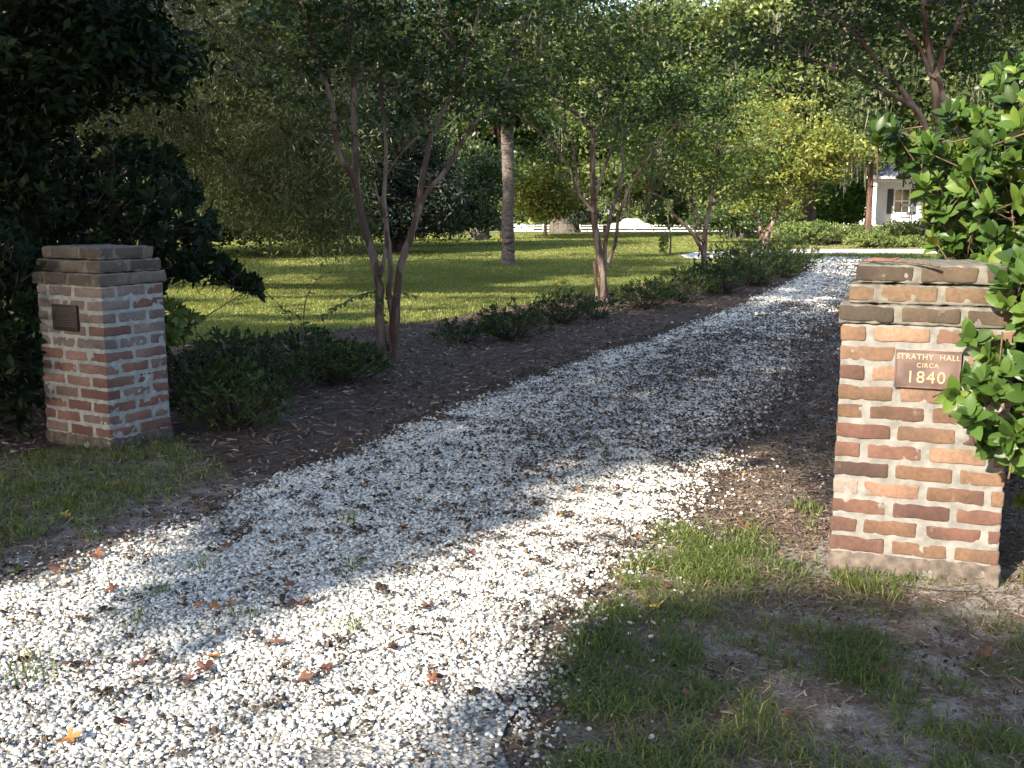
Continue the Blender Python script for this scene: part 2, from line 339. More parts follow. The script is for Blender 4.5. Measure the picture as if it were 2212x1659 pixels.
def m_speck(name, stops, sc, dist=.01, vor=True, st=.8, big=None):
    m, n, l, b = nt(name); tc = n.new('ShaderNodeTexCoord')
    if vor:
        v = n.new('ShaderNodeTexVoronoi'); v.inputs['Scale'].default_value = sc; l.new(tc.outputs['Object'], v.inputs['Vector'])
        sep = n.new('ShaderNodeSeparateColor'); l.new(v.outputs['Color'], sep.inputs[0]); fac = sep.outputs[0]; hgt = v.outputs['Distance']
    else:
        v = n.new('ShaderNodeTexNoise'); v.inputs['Scale'].default_value = sc; v.inputs['Detail'].default_value = 8; v.inputs['Roughness'].default_value = .75
        l.new(tc.outputs['Object'], v.inputs['Vector']); fac = v.outputs['Fac']; hgt = fac
    r = ramp(n, stops); l.new(fac, r.inputs[0]); out = r.outputs[0]
    if big:
        n2 = n.new('ShaderNodeTexNoise'); n2.inputs['Scale'].default_value = big[0]; n2.inputs['Detail'].default_value = 6; n2.inputs['Roughness'].default_value = .7; l.new(tc.outputs['Object'], n2.inputs['Vector'])
        rr = ramp(n, [(big[1], (0, 0, 0)), (big[2], (1, 1, 1))]); l.new(n2.outputs['Fac'], rr.inputs[0])
        mx = n.new('ShaderNodeMix'); mx.data_type = 'RGBA'; l.new(rr.outputs[0], mx.inputs[0]); l.new(out, mx.inputs[6]); mx.inputs[7].default_value = (*big[3], 1); out = mx.outputs[2]
    l.new(out, b.inputs['Base Color']); b.inputs['Roughness'].default_value = .95; b.inputs['Specular IOR Level'].default_value = .15
    bp = n.new('ShaderNodeBump'); bp.inputs['Strength'].default_value = st; bp.inputs['Distance'].default_value = dist
    l.new(hgt, bp.inputs['Height']); l.new(bp.outputs[0], b.inputs['Normal'])
    return m
M['soil'] = m_ground()
M['mulch'] = m_speck('mulch', [(.3, (.040, .028, .022)), (.55, (.115, .080, .060)), (.8, (.22, .16, .125))], 45, .02, False, 1.0)
M['sandspill'] = m_speck('sand_spill', [(.3, (.07, .055, .045)), (.45, (.20, .18, .155)), (.7, (.33, .31, .28))], 30, .012, False, .9)
M['lawnbase'] = m_speck('lawn_soil', [(.3, (.07, .085, .018)), (.6, (.125, .145, .028)), (.8, (.18, .19, .05))], 14, .03, False, 1.0)
M['farground'] = M['lawnbase']
M['gravelbed'] = m_speck('gravel_bed', [(0, (.13, .12, .105)), (.25, (.24, .225, .20)), (.5, (.36, .345, .315)), (.9, (.48, .465, .43))], 90, .008, True, .6, big=(3.0, .54, .66, (.055, .045, .038)))
M['gravelfar'] = m_speck('gravel_far', [(0, (.10, .09, .085)), (.2, (.40, .39, .37)), (.8, (.70, .69, .67))], 40, .012, True, .5, big=(1.5, .55, .68, (.13, .12, .11)))

# ------------------------------------------------------------------ the lit patches and the shade zone (in ground coordinates)
LIT = [gpoly(p) for p in [
    [(480, 1490), (600, 1345), (820, 1240), (1040, 1140), (1150, 1070), (1270, 1020), (1420, 990), (1580, 978), (1760, 925), (1810, 930), (1700, 985), (1830, 990), (1830, 1150), (1810, 1270), (1720, 1300), (1600, 1285), (1440, 1310), (1340, 1320), (1240, 1380), (960, 1450), (740, 1520)],
    [(-300, 1300), (0, 1255), (160, 1190), (340, 1135), (480, 1150), (430, 1240), (320, 1310), (120, 1390), (-300, 1530)],
]]
LIT.append(np.array([(1.1, 3.85), (2.0, 3.35), (3.0, 2.9), (5.5, 3.5), (10.5, 9.0), (9.0, 12.0), (5.4, 9.6), (3.3, 7.2), (2.1, 5.6)]))
LITSOFT = [gpoly(p) for p in [
    [(-400, 1400), (300, 1330), (700, 1400), (1250, 1330), (1100, 1700), (-400, 1700)],
]]
LITFULL = [gpoly(p) for p in [
    [(300, 622), (470, 620), (620, 628), (560, 640), (300, 642)],
    [(300, 655), (430, 655), (540, 668), (440, 688), (300, 700)],
    [(560, 648), (700, 640), (720, 650), (600, 660)],
    [(880, 640), (1000, 632), (1010, 646), (890, 656)],
    [(560, 566), (700, 556), (790, 558), (760, 572), (600, 580)],
    [(560, 596), (700, 590), (790, 600), (640, 612)],
    [(1130, 560), (1230, 548), (1480, 528), (1560, 520), (1740, 520), (1740, 512), (1450, 508), (1330, 530), (1120, 545)],
    [(380, 748), (470, 745), (520, 752), (450, 762), (380, 764)],
    [(860, 742), (940, 738), (960, 746), (900, 752)],
    [(1160, 598), (1280, 592), (1300, 606), (1180, 616)],
    [(1320, 600), (1450, 590), (1460, 640), (1330, 640)],
    [(1760, 575), (1850, 570), (1850, 598), (1740, 598)],
]]
def lit(g):
    """probability that ground point g is sunlit"""
    n1 = fnoise(g[:, 0]*.9, g[:, 1]*.9, 3); jx = (fnoise(g[:, 0]*2.2, g[:, 1]*2.2, 5)-.5)*.32; jy = (fnoise(g[:, 0]*2.2, g[:, 1]*2.2, 9)-.5)*.32
    rs_ = np.random.default_rng(len(g)); sj = np.clip(.05+.018*g[:, 1:2], .05, .5); q = g + np.stack([jx, jy], 1) + rs_.normal(0, 1, g.shape)*sj*.9
    p = np.zeros(len(g))
    mid = (g[:, 1] > 11) & (g[:, 0] < 5.5)
    streak = fnoise(g[:, 0]*.22, g[:, 1]*.62, 21)
    p[mid & (streak > .58)] = .9; p[mid & (g[:, 1] > 20)] = np.maximum(p[mid & (g[:, 1] > 20)], .22)
    p[(g[:, 1] > 31)] = .75
    p[(g[:, 1] > 27) & (g[:, 0] > 7)] = 1.0
    for k_, P_ in enumerate(LITSOFT):
        i = inpoly(q, P_); p[i] = np.maximum(p[i], np.where(n1[i] > .46, .97, .88) if k_ == 0 else np.where(streak[i] > .50, .9, .1))
    for P_ in LIT: p[inpoly(q, P_)] = 1
    g2 = g + np.stack([jx, jy*2.2], 1) + rs_.normal(0, 1, g.shape)*sj*.5
    for P_ in LITFULL: p[inpoly(g2, P_)] = 1
    return p
def proj(P): 
    k = P[:, 2] / math.tan(SUN_EL)
    return np.stack([P[:, 0] + math.sin(SUN_AZ)*k, P[:, 1] + math.cos(SUN_AZ)*k], 1)
def in_view(P, margin=60):
    f = np.array([0, math.cos(TH), -math.sin(TH)]); u = np.array([0, math.sin(TH), math.cos(TH)]); d = P - np.array([0, 0, CAMH])
    z = d @ f; x = d[:, 0] / np.maximum(z, .01) * F; y = (d @ u) / np.maximum(z, .01) * F
    return (z > 0) & (np.abs(x) < 1106+margin) & (np.abs(y) < 830+margin)

# ------------------------------------------------------------------ ground
ys = np.concatenate([np.arange(-40, 60, 4.), np.arange(60, 160, 4.), np.arange(160, 620, 30.)]); xs = np.concatenate([np.arange(-400, -60, 20.), np.arange(-60, 60, 4.), np.arange(60, 401, 20.)])
gx, gy = np.meshgrid(xs, ys, indexing='ij'); gz = gh(gx, gy)
i, j = np.meshgrid(np.arange(len(xs)-1), np.arange(len(ys)-1), indexing='ij'); ny = len(ys)
Q = np.stack([i*ny+j, (i+1)*ny+j, (i+1)*ny+j+1, i*ny+j+1], -1).reshape(-1, 4)
o = mesh_np('ground', np.stack([gx, gy, gz], -1).reshape(-1, 3), Q, M['soil'], smooth=True); tag(o, kind='structure')

def sheet(name, poly, z, mat, cell=None, follow=False):
    import bmesh
    bm = bmesh.new(); vs = [bm.verts.new((p[0], p[1], z)) for p in poly]; f = bm.faces.new(vs)
    bmesh.ops.triangulate(bm, faces=[f]); bm.normal_update()
    me = bpy.data.meshes.new(name); bm.to_mesh(me); bm.free(); me.materials.append(mat)
    for p in me.polygons:
        if p.normal.z < 0: p.flip()
    ob = bpy.data.objects.new(name, me); COL.objects.link(ob); return tag(ob, kind='structure')
def rough_poly(poly, amp, step=.25):
    out = []
    n = len(poly)
    for a in range(n):
        p, q = np.array(poly[a]), np.array(poly[(a+1) % n]); k = max(1, int(np.linalg.norm(q-p)/step))
        for t in range(k):
            c = p + (q-p)*t/k; nx = (fnoise(np.array([c[0]*1.7]), np.array([c[1]*1.7]), 40)[0]-.5)*amp*2; ny_ = (fnoise(np.array([c[0]*1.7]), np.array([c[1]*1.7]), 44)[0]-.5)*amp*2
            out.append((c[0]+nx, c[1]+ny_))
    return out
# lawn: from the crape row edge to the crest
LAWN_EDGE = [(-500, 780), (0, 770), (370, 745), (480, 738), (600, 725), (720, 715), (830, 704), (950, 690), (1100, 664), (1220, 645), (1300, 634), (1420, 612), (1520, 590), (1620, 570), (1690, 556)]
le = [tuple(gp(*p)[:2]) for p in LAWN_EDGE]
LAWN = le + [(14.5, 33.5), (24, 38), (24, 40.5), (19, 43.5), (17, 46), (15.5, 52), (16, 66), (-40, 66), (-40, 12)]
LAWN = [tuple(p) for p in LAWN]
lo = sheet('lawn', rough_poly(LAWN, .25, .6), .008, M['lawnbase'])
SIDE = np.array([(4.2, 7.5), (6.5, 5.5), (30, 5.5), (34, 27.0), (13.6, 27.8), (11.4, 24.0), (7.6, 16.0)])
sheet('side_lawn', rough_poly(SIDE, .25, .6), .008, M['lawnbase'])
# lawn strip between the two arms of the drive
STRIP = gpoly([(1745, 562), (1850, 563), (2200, 563), (2200, 549), (1750, 549)])
sheet('lawn_strip', rough_poly(STRIP, .15), .010, M['lawnbase'])
# mulch bed with the crape myrtles
DL = [(-400, 1330), (0, 1258), (130, 1215), (260, 1170), (430, 1110), (520, 1070), (640, 1020), (760, 975), (880, 925), (1000, 872), (1150, 815), (1300, 765), (1450, 715), (1560, 675), (1650, 635), (1720, 602), (1750, 585), (1745, 565)]
MUL = [gp(*p)[:2] for p in [(1740, 566), (1735, 588), (1640, 642), (1450, 722), (1150, 822), (880, 932), (640, 1025), (520, 1035), (450, 1000), (370, 945), (300, 960), (60, 985), (-300, 1000), (-500, 900), (-500, 782), (0, 772), (370, 748)]] + [np.array(p) for p in le[3:]]
sheet('mulch_bed', rough_poly([tuple(p) for p in MUL], .12, .3), .004, M['mulch'])
DR = [(1130, 1720), (1150, 1600), (1190, 1470), (1235, 1370), (1290, 1300), (1350, 1215), (1400, 1160), (1470, 1100), (1540, 1040), (1600, 985), (1680, 900), (1760, 800), (1800, 730), (1830, 670), (1850, 620), (1862, 590), (1868, 566)]
drl = [tuple(gp(*p)[:2]) for p in DL]; drr = [tuple(gp(*p)[:2]) for p in DR]
DRIVE = drl + drr[::-1] + [(.2, 1.0), (-6, 1.0)]
DRIVE_A = np.array(DRIVE)
nr_ = np.array([.92, -.39]); dli = [tuple(np.array(p)+nr_*(.10 if p[1] > 3 else 0)) for p in drl]; dri = [tuple(np.array(p)-nr_*(.12+.5*min(1, max(0, (p[1]-4.6)/1.5)))) for p in drr]
sheet('driveway', rough_poly(dli + dri[::-1] + [(.2, 1.0), (-6, 1.0)], .16, .12), .012, M['gravelbed'])
LOOP = gpoly([(1470, 552), (1500, 546), (1600, 542), (1745, 539), (1900, 539), (2300, 540), (2300, 548), (1900, 549), (1745, 548), (1650, 553), (1580, 560), (1520, 562), (1480, 558)])
sheet('driveway_loop', rough_poly(LOOP, .1, .4), .016, M['gravelfar'])
# sandy bed before the house
BED = gpoly([(1700, 537), (1760, 536), (1900, 537), (2300, 538), (2300, 512), (1960, 512), (1850, 517), (1780, 524), (1700, 530)])
M['pinestraw'] = m_speck('pine_straw', [(.3, (.16, .10, .07)), (.6, (.30, .21, .15)), (.8, (.40, .31, .24))], 20, .02, False, .8)
sheet('pine_straw_bed', rough_poly(BED, .2, .5), .012, M['pinestraw'])
# road and land beyond the fence (follows the fall of the ground)
def strip_follow(name, x0, x1, y0, y1, dz, mat):
    yy = np.linspace(y0, y1, 14); V = []; 
    for y in yy: V += [(x0, y, gh(0, y)+dz), (x1, y, gh(0, y)+dz)]
    q = [(2*k, 2*k+1, 2*k+3, 2*k+2) for k in range(13)]
    return tag(mesh_np(name, V, np.array(q), mat), kind='structure')
strip_follow('meadow', -300, 300, 64.1, 150, .006, M['lawnbase'])
strip_follow('road', -300, 300, 151, 176, .02, M['road'])
strip_follow('far_meadow', -300, 300, 177, 420, .01, M['lawnbase'])

# ------------------------------------------------------------------ gravel stones
phi = (1+5**.5)/2
ico = np.array([(-1, phi, 0), (1, phi, 0), (-1, -phi, 0), (1, -phi, 0), (0, -1, phi), (0, 1, phi), (0, -1, -phi), (0, 1, -phi), (phi, 0, -1), (phi, 0, 1), (-phi, 0, -1), (-phi, 0, 1)]) / math.sqrt(1+phi*phi)
icof = np.array([(0, 11, 5), (0, 5, 1), (0, 1, 7), (0, 7, 10), (0, 10, 11), (1, 5, 9), (5, 11, 4), (11, 10, 2), (10, 7, 6), (7, 1, 8), (3, 9, 4), (3, 4, 2), (3, 2, 6), (3, 6, 8), (3, 8, 9), (4, 9, 5), (2, 4, 11), (6, 2, 10), (8, 6, 7), (9, 8, 1)])
# drive centre-line coordinate: 0 at left edge, 1 at right edge
def drive_t(P):
    ya = np.array([p[1] for p in drl]); xa = np.array([p[0] for p in drl]); yb = np.array([p[1] for p in drr]); xb = np.array([p[0] for p in drr])
    # measured square to the drive (direction ~ (.39,.92))
    d = np.array([.39, .92]); nrm = np.array([.92, -.39])
    def off(xs_, ys_):
        s_ = xs_*d[0]+ys_*d[1]; t_ = xs_*nrm[0]+ys_*nrm[1]; k = np.argsort(s_); return s_[k], t_[k]
    sa, ta = off(xa, ya); sb, tb = off(xb, yb); s_ = P @ d; t_ = P @ nrm
    L_ = np.interp(s_, sa, ta); R_ = np.interp(s_, sb, tb); return (t_-L_)/(R_-L_), t_-L_, R_-t_, s_
def cover(P):
    """fraction of stone cover at ground points"""
    t, dl, dr, s_ = drive_t(P)
    e = np.minimum(dl/.24, dr/np.where(s_ > 5.2, .75, .38)); nz = fnoise(P[:, 0]*3.2, P[:, 1]*3.2, 60); nz2 = fnoise(P[:, 0]*7, P[:, 1]*7, 64)
    c = np.clip(e*.85 + (nz-.5)*.9 + .15, 0, 1)
    c = np.maximum(c, np.where(e > -.9, .012, 0)*(np.minimum(dl, dr) > -.6))
    # sparse strip of debris between the wheel tracks and on the right side far up
    strip = np.exp(-((t-.50)/.20)**2)*np.clip((s_-3.2)/2.5, 0, 1)
    right = np.clip((t-.78)/.2, 0, 1)*np.clip((s_-5.0)/2, 0, 1)*(s_ < 20)
    hole = np.clip((nz2-.61+.16*np.maximum(strip, right))*9, 0, 1)*(.3+.7*np.maximum(strip, right))
    c = c*(1-.9*hole)*(1-.55*right)*(1-.32*strip)
    blot = fnoise(P[:, 0]*2.3, P[:, 1]*2.3, 80); c = c*(1-.8*np.clip((blot-.66)*16, 0, 1))
    return c
def drive_pts(n, smin, smax, out=.7):
    d = np.array([.39, .92]); nrm = np.array([.92, -.39]); s_ = R.uniform(smin, smax, n); t_ = R.uniform(-7, 4, n)
    P = s_[:, None]*d + t_[:, None]*nrm
    t, dl, dr, _ = drive_t(P); return P[(dl > -out) & (dr > -out) & (P[:, 1] > 2.2) & (np.abs(P[:, 0]) < P[:, 1]*.6+.6)]
def stones(name, smin, smax, dens, size, seed, low=False):
    n = int((smax-smin)*11*dens); P = drive_pts(n, smin, smax); P = P[R.random(len(P)) < cover(P)]
    # only what can be seen of the wide apron
    n = len(P); S = size*(.5+.95*R.random(n)**1.6)
    P3 = np.concatenate([P, (.012 + S[:, None]*.2 + R.random((n, 1))*size*.3)], 1)
    q = R.normal(size=(n, 3)); y = unit(q); x = unit(np.cross(y, R.normal(size=(n, 3)))); z = np.cross(x, y)
    sc = np.stack([S*.5, S*.5, S*.5], 1)
    jit = 1 + R.uniform(-.32, .25, (n, len(ico), 1))
    TV = ico[None]*jit*np.array([[[1.0, .82, .68]]])
    V = P3[:, None, :] + S[:, None, None]*.62*(TV[..., 0:1]*x[:, None] + TV[..., 1:2]*y[:, None] + TV[..., 2:3]*z[:, None])
    V[..., 2] = P3[:, None, 2] + (V[..., 2]-P3[:, None, 2])*.7
    Qs = (icof[None] + (np.arange(n)*12)[:, None, None]).reshape(-1, 3)
    o = mesh_np(name, V.reshape(-1, 3), Qs, M['stone'], smooth=False, attrs={'rnd': np.repeat(R.random(n), 12)})
    return o
def join_np(obs, name):
    return obs
SV = []
tag(stones('gravel_stones', .3, 6.2, 11500, .0145, 1), kind='stuff')
tag(stones('gravel_stones', 6.2, 11, 4300, .018, 2), kind='stuff')
tag(stones('gravel_stones', 11, 21, 800, .029, 3), kind='stuff')
tag(stones('gravel_stones', 21, 34, 330, .046, 4), kind='stuff')

# dark crumbs on the gravel
def crumbs(name, P, size, mat, z0=.02, flat=.5, zr=.012, elong=1.0):
    n = len(P); S = size*(.4+1.1*R.random(n)**2)
    P3 = np.concatenate([P, z0 + R.random((n, 1))*zr], 1)
    a = R.uniform(0, 2*math.pi, n); tl = R.normal(0, .35, (n, 2))
    x = np.stack([np.cos(a), np.sin(a), tl[:, 0]], 1); y = np.stack([-np.sin(a), np.cos(a), tl[:, 1]], 1)
    k = 5; an = np.arange(k)*2*math.pi/k
    rr = .5*(1+R.uniform(-.45, .45, (n, k)))
    V = P3[:, None] + S[:, None, None]*(x[:, None]*(rr*np.cos(an))[..., None]*elong + y[:, None]*(rr*np.sin(an))[..., None]/elong)
    top = P3 + np.array([0, 0, 1.])*(S*flat)[:, None]
    V = np.concatenate([V, top[:, None]], 1)
    T = np.array([(i, (i+1) % k, k) for i in range(k)])
    T = (T[None] + (np.arange(n)*(k+1))[:, None, None]).reshape(-1, 3)
    return mesh_np(name, V.reshape(-1, 3), T, mat, attrs={'rnd': np.repeat(R.random(n), k+1)})
P = drive_pts(210000, 1.0, 17, .5); c = cover(P)
t, dl, dr, s_ = drive_t(P); cl = fnoise(P[:, 0]*8, P[:, 1]*8, 90); pr = np.clip((cl-.57)*8, 0, 1)*.8 + (c < .35)*.3 + .035
pr += np.exp(-((t-.5)/.24)**2)*np.clip((s_-3.6)/2.5, 0, 1)*.85 + np.clip((t-.72)/.2, 0, 1)*np.clip((s_-5.5)/2, 0, 1)*.9
pr *= (dl > -.1)*((dr > -.1) | (s_ > 6))
P = P[R.random(len(P)) < pr]
tag(crumbs('leaf_litter_crumbs', P, .019, M['debris'], .022, .35, .014), kind='stuff')
cc = drive_pts(13000, .5, 13, .1); cn = fnoise(cc[:, 0]*1.1, cc[:, 1]*1.1, 93); cc = cc[R.random(len(cc)) < np.clip((cn-.36)*2.2, .12, 1)]
kk = R.integers(10, 36, len(cc)); Pc_ = np.repeat(cc, kk, 0); rad_ = np.repeat(R.uniform(.007, .026, len(cc))*np.where(R.random(len(cc)) < .05, 2.2, 1), kk)[:, None]
Pc_ = Pc_ + R.normal(0, 1, Pc_.shape)*rad_*np.array([1.2, .8])
tag(crumbs('debris_clumps', Pc_, .0115, M['debris'], .033, .5, .010), kind='stuff')
# bark and pine needle bits on the mulch and the dirt
def slivers(name, P, L, W, mat, z0=.01, zr=.02, a=None):
    n = len(P); an = R.uniform(0, 2*math.pi, n); L = L*(.4+1.1*R.random(n)); W = W*(.6+.9*R.random(n))
    d = np.stack([np.cos(an), np.sin(an), R.normal(0, .22, n)], 1); s_ = np.stack([-np.sin(an), np.cos(an), R.normal(0, .4, n)], 1)
    C = np.concatenate([P, z0 + R.random((n, 1))*zr], 1); L = L[:, None]; W = W[:, None]
    V = np.stack([C-d*L/2-s_*W/2, C+d*L/2-s_*W*.3, C+d*L/2+s_*W*.4, C-d*L/2+s_*W/2], 1).reshape(-1, 3)
    return mesh_np(name, V, np.arange(4*n).reshape(n, 4), mat, attrs={'rnd': np.repeat(R.random(n) if a is None else a, 4)})
MA = np.array([tuple(p) for p in MUL])
P = np.stack([R.uniform(-6, 11, 260000), R.uniform(4.5, 32, 260000)], 1); P = P[inpoly(P, MA)]
P = P[R.random(len(P)) < np.clip(9/P[:, 1], .12, 1)]
tag(slivers('mulch_chips', P, .05, .011, M['mulchbit'], .008, .022), kind='stuff')
# right hand dirt and front right sand
P = np.concatenate([np.stack([R.uniform(.2, 7, 60000), R.uniform(2.4, 20, 60000)], 1), np.stack([R.uniform(-.3, 4.5, 60000), R.uniform(2.3, 6, 60000)], 1)]); t, dl, dr, s_ = drive_t(P)
nz = fnoise(P[:, 0]*1.5, P[:, 1]*1.5, 33)
P = P[(dr < .25) & (R.random(len(P)) < np.clip((P[:, 1]-2.8)/2.2, .8, 1)*(.35+nz))]
tag(slivers('pine_needle_litter', P, .03, .0035, M['litter'], .004, .014), kind='stuff')
P = np.stack([R.uniform(-7, -.5, 26000), R.uniform(3.2, 8, 26000)], 1); t, dl, dr, s_ = drive_t(P)
P = P[(dl < .1) & ~inpoly(P, MA)]
tag(slivers('dry_grass_litter', P, .05, .005, M['litter'], .004, .02, a=.3+.7*R.random(len(P))), kind='stuff')

P = np.stack([R.uniform(.6, 5, 52000), R.uniform(3.6, 10, 52000)], 1); t, dl, dr, s_ = drive_t(P); P = P[(dr < .15) & (R.random(len(P)) < np.clip((P[:, 1]-3.7)*1.2, 0, 1)*np.clip((P[:, 0]-.35*P[:, 1]+1.2)*2, .25, 1))]
tag(slivers('pine_needle_litter', P, .032, .006, M['mulchbit'], .005, .012), kind='stuff')
P = np.stack([R.uniform(-.3, 4.6, 24000), R.uniform(2.3, 6.5, 24000)], 1); t, dl, dr, s_ = drive_t(P); P = P[(dr < .1) & (R.random(len(P)) < .2+.8*(fnoise(P[:, 0]*2.5, P[:, 1]*2.5, 77) > .5))]
tag(crumbs('soil_crumbs', P, .011, M['debris'], .002, .4, .002), kind='stuff')
P = np.stack([R.uniform(-7, -.5, 30000), R.uniform(3.2, 8, 30000)], 1); t, dl, dr, s_ = drive_t(P); P = P[(dl < .1) & ~inpoly(P, MA)]
tag(crumbs('soil_crumbs', P, .013, M['debris'], .002, .4, .002), kind='stuff')

# ------------------------------------------------------------------ grass
def blades(name, P, h, wd, mat, lean=.5, z=.0, a=None):
    n = len(P); H = h*(.45+.85*R.random(n)); an = R.uniform(0, 2*math.pi, n); ln = lean*(.3+R.random(n)*1.0)
    dx = np.stack([np.cos(an), np.sin(an)], 1)*(ln*H)[:, None]
    an2 = an + math.pi/2 + R.normal(0, .5, n); sx = np.stack([np.cos(an2), np.sin(an2)], 1)*(wd*(.7+.6*R.random(n)))[:, None]*.5
    z0 = gh(P[:, 0], P[:, 1]) + z
    p0 = P; p1 = P+dx*.35; p2 = P+dx
    def v(p, zz): return np.concatenate([p, zz[:, None]], 1)
    V = np.stack([v(p0-sx, z0), v(p0+sx, z0), v(p1+sx*.85, z0+H*.6), v(p1-sx*.85, z0+H*.6), v(p2, z0+H*(1-.35*ln))], 1).reshape(-1, 3)
    b = (np.arange(n)*5)[:, None]
    Q = np.array([[0, 1, 2, 3]])+b; T = np.array([[3, 2, 4]])+b
    a = R.random(n) if a is None else a
    return mesh_np(name, V, [Q, T], mat, attrs={'rnd': np.repeat(a, 5)})
def tufts(centres, per, spread):
    n = len(centres); C = np.repeat(centres, per, 0); return C + R.normal(0, spread, C.shape)
# front right grass
P = np.stack([R.uniform(-.3, 4.4, 14000), R.uniform(2.3, 6.2, 14000)], 1); t, dl, dr, s_ = drive_t(P)
gm = fnoise(P[:, 0]*1.3, P[:, 1]*1.3, 12)*.7 + vnoise(P[:, 0]*4.5, P[:, 1]*4.5, 13)*.3
pr_noise = R.random(len(P)); far = np.clip((P[:, 1]-4.3)/.7, 0, 1)*np.clip((2.2-P[:, 0])*2, 0, 1)
edge = np.exp(-((dr+.30)/.20)**2)*np.clip((4.9-P[:, 1])*2, 0, 1)
pr = np.clip((gm-.37)*5, 0, 1)*(1-far) + edge*.45
pr *= (dr < -.02)
pr[(P[:, 0] > 1.15) & (P[:, 1] > 3.95)] *= .05; pr *= np.clip((vnoise(P[:, 0]*9, P[:, 1]*9, 19)-.25)*3, .1, 1)
C = P[R.random(len(P)) < np.clip(pr*.9, 0, 1)]
B = tufts(C, 13, .034); aa = np.clip(np.repeat(vnoise(C[:, 0]*2, C[:, 1]*2, 71), 13)*.5+R.random(len(B))*.6-.05, 0, 1)
tag(blades('grass', B, .060, .0036, M['grass'], 1.7, 0, aa), kind='stuff')
# front left grass
P = np.stack([R.uniform(-7, -.6, 16000), R.uniform(3.4, 7.2, 16000)], 1); t, dl, dr, s_ = drive_t(P)
gm = fnoise(P[:, 0]*1.1, P[:, 1]*1.4, 52)
pr = np.clip((gm-.40)*5, 0, 1)*np.clip((-dl-.18)*4, 0, 1)*(~inpoly(P, MA))
C = P[R.random(len(P)) < pr*.55]
B = tufts(C, 10, .03); tag(blades('grass', B, .062, .0040, M['grass'], 1.6, 0, np.clip(.1+.85*R.random(len(B)), 0, 1)), kind='stuff')
# little tufts in the gravel and by the pillar
C0 = [gp(*p)[:2] for p in [(1720, 1105), (1740, 1098), (1755, 1115), (1815, 1270), (1830, 1262), (1290, 970), (760, 1240), (440, 1235), (530, 1340), (760, 1370), (60, 1440), (75, 1475), (300, 1350), (350, 1290), (760, 1130), (200, 1170), (1880, 1290), (1850, 1285), (1920, 1300)]]
B = tufts(np.array(C0), 26, .035); tag(blades('grass_tufts', B, .07, .004, M['grass'], .9, .01), kind='stuff')
# lawn blades
LA = np.array(LAWN)
def lawn_layer(y0, y1, dens, h, wd):
    x0, x1 = -y1*.52-1, min(y1*.52+1, 22); n = int((x1-x0)*(y1-y0)*dens)
    P = np.stack([R.uniform(x0, x1, n), R.uniform(y0, y1, n)], 1); P = P[inpoly(P, LA) & ~inpoly(P, LOOP) & (np.abs(P[:, 0]) < P[:, 1]*.52+1)]
    a = np.clip(fnoise(P[:, 0]*.5, P[:, 1]*.5, 7)*.7+R.random(len(P))*.6-.15, 0, 1)
    tag(blades('lawn_grass', P, h, wd, M['lawn'], .7, .0, a), kind='stuff')
lawn_layer(7.5, 14, 1300, .042, .008); lawn_layer(14, 24, 600, .048, .013); lawn_layer(24, 40, 220, .055, .022); lawn_layer(40, 66, 70, .07, .04)
P = np.stack([R.uniform(4, 20, 60000), R.uniform(5.5, 28, 60000)], 1); P = P[inpoly(P, SIDE)]
tag(blades('lawn_grass', P, .055, .014, M['lawn'], .7, .01), kind='stuff')
P = np.stack([R.uniform(8, 24, 4000), R.uniform(28, 40, 4000)], 1); P = P[inpoly(P, STRIP)]
tag(blades('lawn_grass', P, .08, .022, M['lawn'], .7, .01), kind='stuff')
# longer wisps at the back edge of the bed
P = np.stack([R.uniform(-5, 8, 30000), R.uniform(8, 26, 30000)], 1)
ed = np.array(le); dmin = np.full(len(P), 9.)
for a_, b_ in zip(ed[:-1], ed[1:]):
    ab = b_-a_; tt = np.clip(((P-a_) @ ab)/(ab @ ab), 0, 1); dmin = np.minimum(dmin, np.linalg.norm(P-a_-tt[:, None]*ab, axis=1))
P = P[dmin < .22]; tag(blades('grass_wisps', P, .11, .009, M['lawn'], .8, 0), kind='stuff')

exec_marker = 0
